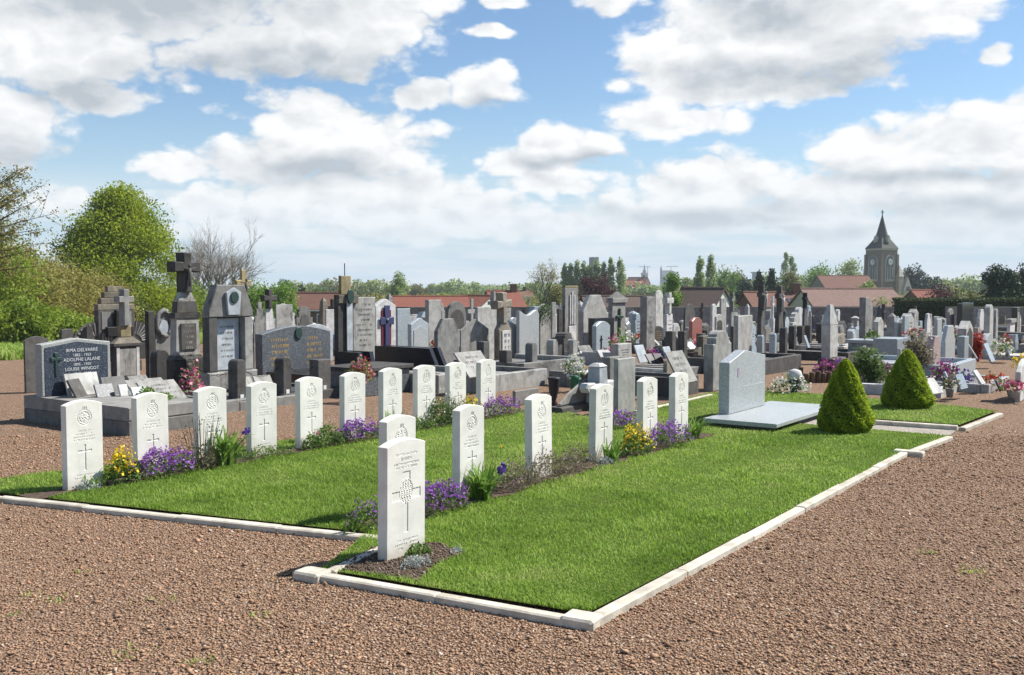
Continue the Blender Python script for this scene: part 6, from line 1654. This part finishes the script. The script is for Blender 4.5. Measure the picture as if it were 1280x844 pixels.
def house(label, px, Y, L, D, ze, zr, rot, wall, roof, gable=None, wins=3, chim=True, skyl=0, name='house', hip=0.0):
    """ridge along local x; ze/zr = eave and ridge pixel rows at distance Y"""
    p = at(px, Y); o = empty(name, p, rot, label, 'house'); he = zat(ze, Y)-p.z; hr = zat(zr, Y)-p.z; ov = .16
    MB().box(-L/2, L/2, -D/2, D/2, -.5, he).build('wall', M[wall], o)
    for s in (-1, 1):
        MB().add([(s*L/2, -D/2, he), (s*L/2, D/2, he), (s*L/2, 0, hr-.05), (s*(L/2-.2), -D/2, he), (s*(L/2-.2), D/2, he), (s*(L/2-.2), 0, hr-.05)], [(0, 1, 2), (3, 4, 5), (0, 1, 4, 3), (1, 2, 5, 4), (2, 0, 3, 5)]).build('gable_wall', M[gable or wall], o)
        dz = (hr-he)/(D/2)*ov
        a = [(-L/2-ov, s*(D/2+ov), he-dz), (L/2+ov, s*(D/2+ov), he-dz), (L/2+ov-hip, 0, hr), (-L/2-ov+hip, 0, hr)]
        rf = MB().add(a+[(x, y, z+.14) for x, y, z in a], [(0, 1, 2, 3), (4, 5, 6, 7), (0, 1, 5, 4), (1, 2, 6, 5), (2, 3, 7, 6), (3, 0, 4, 7)]).build('roof', M[roof], o)
        if s < 0:
            MB().tube([(-L/2-ov, -D/2-ov-.06, he-dz+.02), (L/2+ov, -D/2-ov-.06, he-dz+.02)], .07, 6).build('gutter', M['zinc'], rf)
            for k in range(skyl):
                x = L*(.1+.06*k); f = .45; y = -(D/2+ov)*(1-f); z = he-dz+(hr-he+dz)*f+.16; g = (hr-he+dz)/(D/2+ov)
                MB().add([(x, y-.4, z-.4*g), (x+.6, y-.4, z-.4*g), (x+.6, y+.4, z+.4*g), (x, y+.4, z+.4*g), (x, y-.4, z-.4*g+.05), (x+.6, y-.4, z-.4*g+.05), (x+.6, y+.4, z+.4*g+.05), (x, y+.4, z+.4*g+.05)], [(0, 1, 2, 3), (4, 5, 6, 7), (0, 1, 5, 4), (1, 2, 6, 5), (2, 3, 7, 6), (3, 0, 4, 7)]).build('skylight', M['glass'], rf)
    MB().tube([(-L/2-ov+hip, 0, hr+.12), (L/2+ov-hip, 0, hr+.12)], .13, 6).build('ridge_tiles', M[roof], o)
    for k in range(wins):
        x = -L/2+L*(k+.5)/wins; wz = max(.5, he-1.7)
        f = MB().box(x-.6, x+.6, -D/2-.05, -D/2+.02, wz, wz+1.2, .01).build('window', M['white'], o); MB().box(x-.5, x+.5, -D/2-.07, -D/2-.052, wz+.1, wz+1.1).build('pane', M['glass'], f)
    f = MB().box(L/2-.02, L/2+.05, -.5, .5, max(.4, he-1.7), max(.4, he-1.7)+1.2).build('window', M['white'], o); MB().box(L/2+.052, L/2+.07, -.4, .4, max(.4, he-1.7)+.1, max(.4, he-1.7)+1.1).build('pane', M['glass'], f)
    if chim:
        c = MB().box(L*.28, L*.28+.7, -.35, .35, hr-.6, hr+.9, .02).build('chimney', M['brick'], o); MB().box(L*.28-.06, L*.28+.76, -.41, .41, hr+.902, hr+1.0, .02).build('chimney_cap', M['concrete'], c)
house('brick house with weathered red tile roof left of the tall double monument', 402, 96, 5.0, 5.2, 387, 368, R(-12), 'brick', 'tile_rust', wins=2, chim=False)
house('small red tiled outbuilding left of the brick house', 375, 99, 2.6, 4.0, 386, 367.5, R(-12), 'cream', 'tile_red', wins=1, chim=False)
house('house with a long bright red roof and white gable end', 538, 112, 8.2, 7.0, 389, 372, R(12), 'cream', 'tile_red', 'render', wins=4, chim=False)
house('small red roofed house behind the grey double headstone', 596, 118, 4.0, 5.0, 385, 371, R(-35), 'brick', 'tile_red', 'render', wins=2, chim=False)
house('red roofed house right of the small red one', 628, 124, 4.0, 6.0, 384, 365, R(20), 'cream', 'tile_red', 'render', wins=2)
house('long dark brown low roof right of the copper tree', 780, 92, 7.6, 6.0, 392, 372, R(4), 'brick', 'tile_brown', wins=4, chim=False)
house('house with brown roof and a bright white gable', 878, 84, 3.7, 4.0, 384, 362, R(-35), 'render', 'tile_brown', 'render', wins=3, chim=False)
house('red brown roofed house with two skylights below the conifers', 968, 98, 6.2, 6.0, 386, 367, R(6), 'brick', 'tile_rust', wins=3, skyl=2)
house('long pink tiled roof building below the church', 1057, 90, 8.2, 6.5, 383, 363, R(3), 'cream', 'tile_pink', wins=5, chim=False)
house('small red roofed house behind the hedge', 1152, 125, 3.0, 4.0, 376, 364, R(10), 'brick', 'tile_red', wins=1, chim=False)
house('white cottage of the far left skyline', 640, 230, 9.0, 6.0, 371, 364, R(10), 'render', 'tile_rust', wins=3)
house('distant town house with red roof left of the far belfry', 790, 420, 9.0, 8.0, 360, 351, R(15), 'brick', 'tile_red', wins=3)
house('second distant town house beside the far belfry', 797, 440, 9.0, 8.0, 357, 347, R(-30), 'brick', 'tile_rust', wins=3)
def church():
    Y = 215; p = at(1100, Y); o = empty('church', p, R(25), 'old stone church with clock tower and tall pointed spire', 'church')
    s = 36*Y/F/2/1.18; z = lambda py: zat(py, Y)-p.z
    he, hk, hs = z(313), z(297), z(269)
    MB().box(-s*.86, s*.86, -s*.86, s*.86, -1, he).build('tower', M['churchstone'], o)
    for i in (-1, 1):
        for j in (-1, 1): MB().box(i*s*.84-.28, i*s*.84+.28, j*s*.84-.28, j*s*.84+.28, -1, he-.9).build('corner_buttress', M['churchstone'], o)
    MB().frustum(0, 0, s*1.76, s*1.76, s*1.8, s*1.8, he+.002, he+.35).build('cornice', M['churchpale'], o)
    sp = MB()
    sp.frustum(0, 0, s*1.84, s*1.84, s*.92, s*.92, he+.352, hk-.4); sp.frustum(0, 0, s*.915, s*.915, s*.80, s*.80, hk-.398, hk).build('spire_skirt', M['slate2'], o)
    MB().lathe([(s*.52, hk+.002), (s*.36, hk+(hs-hk)*.3), (s*.03, hs)], 8).build('spire', M['slate2'], o)
    for k, (dx, dy) in enumerate(((0, -1), (1, 0), (0, 1), (-1, 0))):
        x, y = dx*s*.62, dy*s*.62
        d = MB().prism([(-.35, 0), (.35, 0), (.35, .9), (0, 1.5), (-.35, .9)], -.4, .4).build('spire_dormer', M['churchpale'], o); d.location = (x, y, hk-1.1); d.rotation_euler = (0, 0, math.atan2(dx, -dy) if dx else (0 if dy < 0 else math.pi))
    MB().prism(cross_prof(.9, z(262)-hs, .14, .62, 0, hs-.1), -.07, .07).build('spire_cross', M['iron'], o)
    for (ang, nm) in ((0, 'south'), (-math.pi/2, 'west'), (math.pi/2, 'east')):
        W_ = s*.52; zb = z(352); zt = z(322)
        a = [(-W_, zb), (W_, zb), (W_, zt-W_)]+[(W_*math.cos(q*math.pi/8)*1.0, zt-W_+W_*1.35*math.sin(q*math.pi/8)) for q in range(1, 8)]+[(-W_, zt-W_)]
        f = MB().prism(a, -s*.86-.16, -s*.86-.01).build('belfry_window', M['churchpale'], o); f.rotation_euler = (0, 0, ang)
        b = [(x*.78, zb+.5+(zz-zb)*.9) for x, zz in a]
        g = MB().prism(b, -s*.86-.19, -s*.86-.162).build('louvre_opening', M['glass'], f)
        for q in (-.5, 0, .5): MB().box(W_*q-.07, W_*q+.07, -s*.86-.24, -s*.86-.192, zb+.5, z(334)).build('mullion', M['churchpale'], f)
        cl = MB().prism([(.62*math.cos(q*math.pi/10), z(328)+.62*math.sin(q*math.pi/10)) for q in range(20)], -s*.86-.34, -s*.86-.245, .02).build('clock_face', M['white'], o); cl.rotation_euler = (0, 0, ang)
        MB().box(-.03, .05, -s*.86-.36, -s*.86-.342, z(328), z(328)+.45).build('clock_hand', M['iron'], cl); MB().box(0, .35, -s*.86-.36, -s*.86-.342, z(328)-.04, z(328)+.04).build('clock_hand', M['iron'], cl)
    # stair turret with pale gable on the right
    tu = MB().box(s*.72, s*1.22, -s*1.22, -s*.72, -1, z(346)).build('stair_turret', M['churchpale'], o); MB().frustum(s*.97, -s*.97, s*.54, s*.54, .1, .1, z(346)+.002, z(332)).build('turret_roof', M['churchpale'], tu)
    g = MB().prism([(-s*.42, -1), (s*.42, -1), (s*.42, z(361)), (0, z(346)), (-s*.42, z(361))], -s*1.5, -s*1.2, .05).build('porch_gable', M['churchpale'], o); g.location = (s*1.15, -s*.25, 0)
    MB().lathe([(s*.22, z(362)), (s*.22, z(362)+.05), (.02, z(362)+.06)], 10).build('rose_window', M['glass'], g).matrix_basis = Matrix.Translation((0, -s*1.52, z(361))) @ Matrix.Rotation(math.pi/2, 4, 'X') @ Matrix.Translation((0, 0, -z(362)))
M['slate2'] = stone('spire_slates', (.115, .115, .10), dirt=(.05, .05, .045), dirty=.4, streak=.4, vary=.03)
church()
def nave():
    house('church nave with a long red brown roof left of the tower', 1052, 205, 10.5, 9.0, 361, 345.5, R(4), 'churchstone', 'tile_rust', wins=5, chim=False, name='church_nave')
nave()
def far_town():
    Y = 620; p = at(742, Y); o = empty('square_tower', p, R(25), 'far square grey concrete tower behind the poplar row', 'tower'); s = 11.5*Y/F/1.3; h = zat(324, Y)-p.z
    MB().box(-s/2, s/2, -s/2, s/2, -1, h).build('shaft', M['townstone'], o)
    for i in (-1, 1):
        for j in (-1, 1): MB().box(i*s*.36-s*.14, i*s*.36+s*.14, j*s*.36-s*.14, j*s*.36+s*.14, h+.01, h+1.2).build('corner_block', M['townstone'], o)
    Y = 1300; p = at(805, Y); o = empty('belfry', p, R(20), 'far dark belfry with a stepped spire on the skyline', 'tower'); k = Y/F
    z = lambda py: zat(py, Y)-p.z
    MB().box(-3*k, 3*k, -3*k, 3*k, -1, z(343)).build('shaft', M['townstone'], o); MB().frustum(0, 0, 7.4*k, 7.4*k, 6*k, 6*k, z(343)+.01, z(341)).build('gallery', M['townstone'], o)
    MB().lathe([(2.4*k, z(341)+.02), (2.2*k, z(338)), (1.2*k, z(337)), (1.1*k, z(335)), (.2*k, z(331))], 8).build('spire', M['townstone'], o)
    p = at(834, Y); o = empty('far_church', p, R(5), 'far dark church with a steep roof and a slim turret', 'church')
    MB().box(-8*k, 8*k, -5*k, 5*k, -1, z(345)).build('wall', M['townstone'], o)
    MB().add([(-8*k, -5*k, z(345)), (8*k, -5*k, z(345)), (8*k, 5*k, z(345)), (-8*k, 5*k, z(345)), (-7.5*k, 0, z(338)), (6*k, 0, z(338))], [(0, 1, 5, 4), (2, 3, 4, 5), (1, 2, 5), (3, 0, 4)]).build('roof', M['townstone'], o)
    MB().box(-9.5*k, -7.5*k, -1*k, 1*k, -1, z(337)).build('turret', M['townstone'], o); MB().frustum(-8.5*k, 0, 2*k, 2*k, .1, .1, z(337)+.01, z(332)).build('turret_spire', M['townstone'], o)
    for i, (px, yt, x0, x1, l) in enumerate([(809, 334, -11, 4, 'left'), (838, 333.5, -6, 9, 'right')]):
        p = at(px, Y+40); o = empty('tower_crane', p, 0, 'thin far building crane at the %s of the far church' % ('left' if i == 0 else 'right'), 'crane'); zz = zat(yt, Y+40)-p.z
        MB().box(-.5*k*.6, .5*k*.6, -.3, .3, 0, zz).build('mast', M['townstone'], o); MB().box(x0*k, x1*k, -.3, .3, zz+.01, zz+.7).build('jib', M['townstone'], o)
    Y = 900; p = at(944, Y); o = empty('water_tower', p, 0, 'far flat topped grey block above the conifers', 'building'); k = Y/F
    MB().box(-5.5*k, 5.5*k, -5*k, 5*k, zat(341.5, Y)-p.z, zat(340, Y)-p.z).build('roof_slab', M['townstone'], o); MB().box(-4*k, 4*k, -4*k, 4*k, -1, zat(341.5, Y)-p.z-.02).build('block', M['townstone'], o)
M['townstone'] = stone('far_town_stone', (.14, .15, .165), dirt=(.08, .08, .09), dirty=.3, streak=.3, vary=.1)
far_town()
# ---- cemetery wall and clipped hedge at the back
def back_wall(label, px0, px1, Y, ytop):
    a, b = at(px0, Y), at(px1, Y); h = zat(ytop, Y)-a.z; o = empty('cemetery_wall', a, 0, label, 'wall'); L = b.x-a.x; n = max(1, int(L/2.0)); st = L/n
    for i in range(n):
        MB().box(i*st+.08, (i+1)*st-.08, -.04, .04, -.4, h-.08, .01).build('wall_panel', M['concrete'], o)
        MB().box(i*st-.075, i*st+.075, -.09, .09, -.4, h, .012).build('wall_post', M['concrete'], o)
        MB().box(i*st+.08, (i+1)*st-.08, -.07, .07, h-.078, h-.01, .01).build('coping', M['concrete'], o)
back_wall('grey concrete panel wall along the back of the cemetery', 430, 1118, 62, 383.5)
back_wall('pale concrete wall in front of the clipped hedge', 1183, 1330, 60.5, 383.5)
def clipped_hedge():
    Y = 66; a, b = at(1123, Y), at(1345, Y); h = zat(374, Y)-a.z; o = empty('clipped_hedge', a, 0, 'long clipped dark green hedge behind the right graves', 'hedge'); L = b.x-a.x; rg = np.random.default_rng(3)
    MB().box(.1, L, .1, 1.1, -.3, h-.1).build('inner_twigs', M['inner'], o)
    n = 16000; f = rg.random(n); x = rg.random(n)*L; y = np.where(f < .3, rg.random(n)*1.2, rg.normal(0, .05, n)); z = np.where(f < .3, h+rg.normal(0, .035, n), rg.random(n)*h)
    e = rg.random(n) < .05; x = np.where(e, rg.normal(0, .05, n), x); y = np.where(e, rg.random(n)*1.2, y)
    leafobj('foliage', np.stack([x, y, z], -1), rg.uniform(.08, .16, n), M['lf_hedgedark'], rg, o)
M['lf_hedgedark'] = leafmat('dark_hedge_leaves', [(.03, .05, .015), (.05, .08, .02), (.085, .12, .03)], .25)
clipped_hedge()
bouquet('long bed of red flowers along the back wall', 0, 0, 1.6, .9, 'fl_red', world=at(1098, 59.5), seed=44, n=500, s=.16, cat='flowers', group=None)
settle()
# ------------------------------------------------------------------ the air
def haze():
    m = bpy.data.materials.new('air'); m.use_nodes = True; t = NT(m.node_tree); t.n.clear()
    v = t.node('ShaderNodeVolumePrincipled'); v.inputs['Color'].default_value = (.86, .93, 1.0, 1); v.inputs['Density'].default_value = HAZE
    out = t.node('ShaderNodeOutputMaterial'); t.l.new(v.outputs[0], out.inputs['Volume'])
    o = MB().box(-2600, 2600, -60, 2050, gz(2000)-1.2, 48).build('haze', m)
    tag(o, 'thin pale summer air over the town and fields', 'haze', kind='stuff')
HAZE = 0.00033
haze()
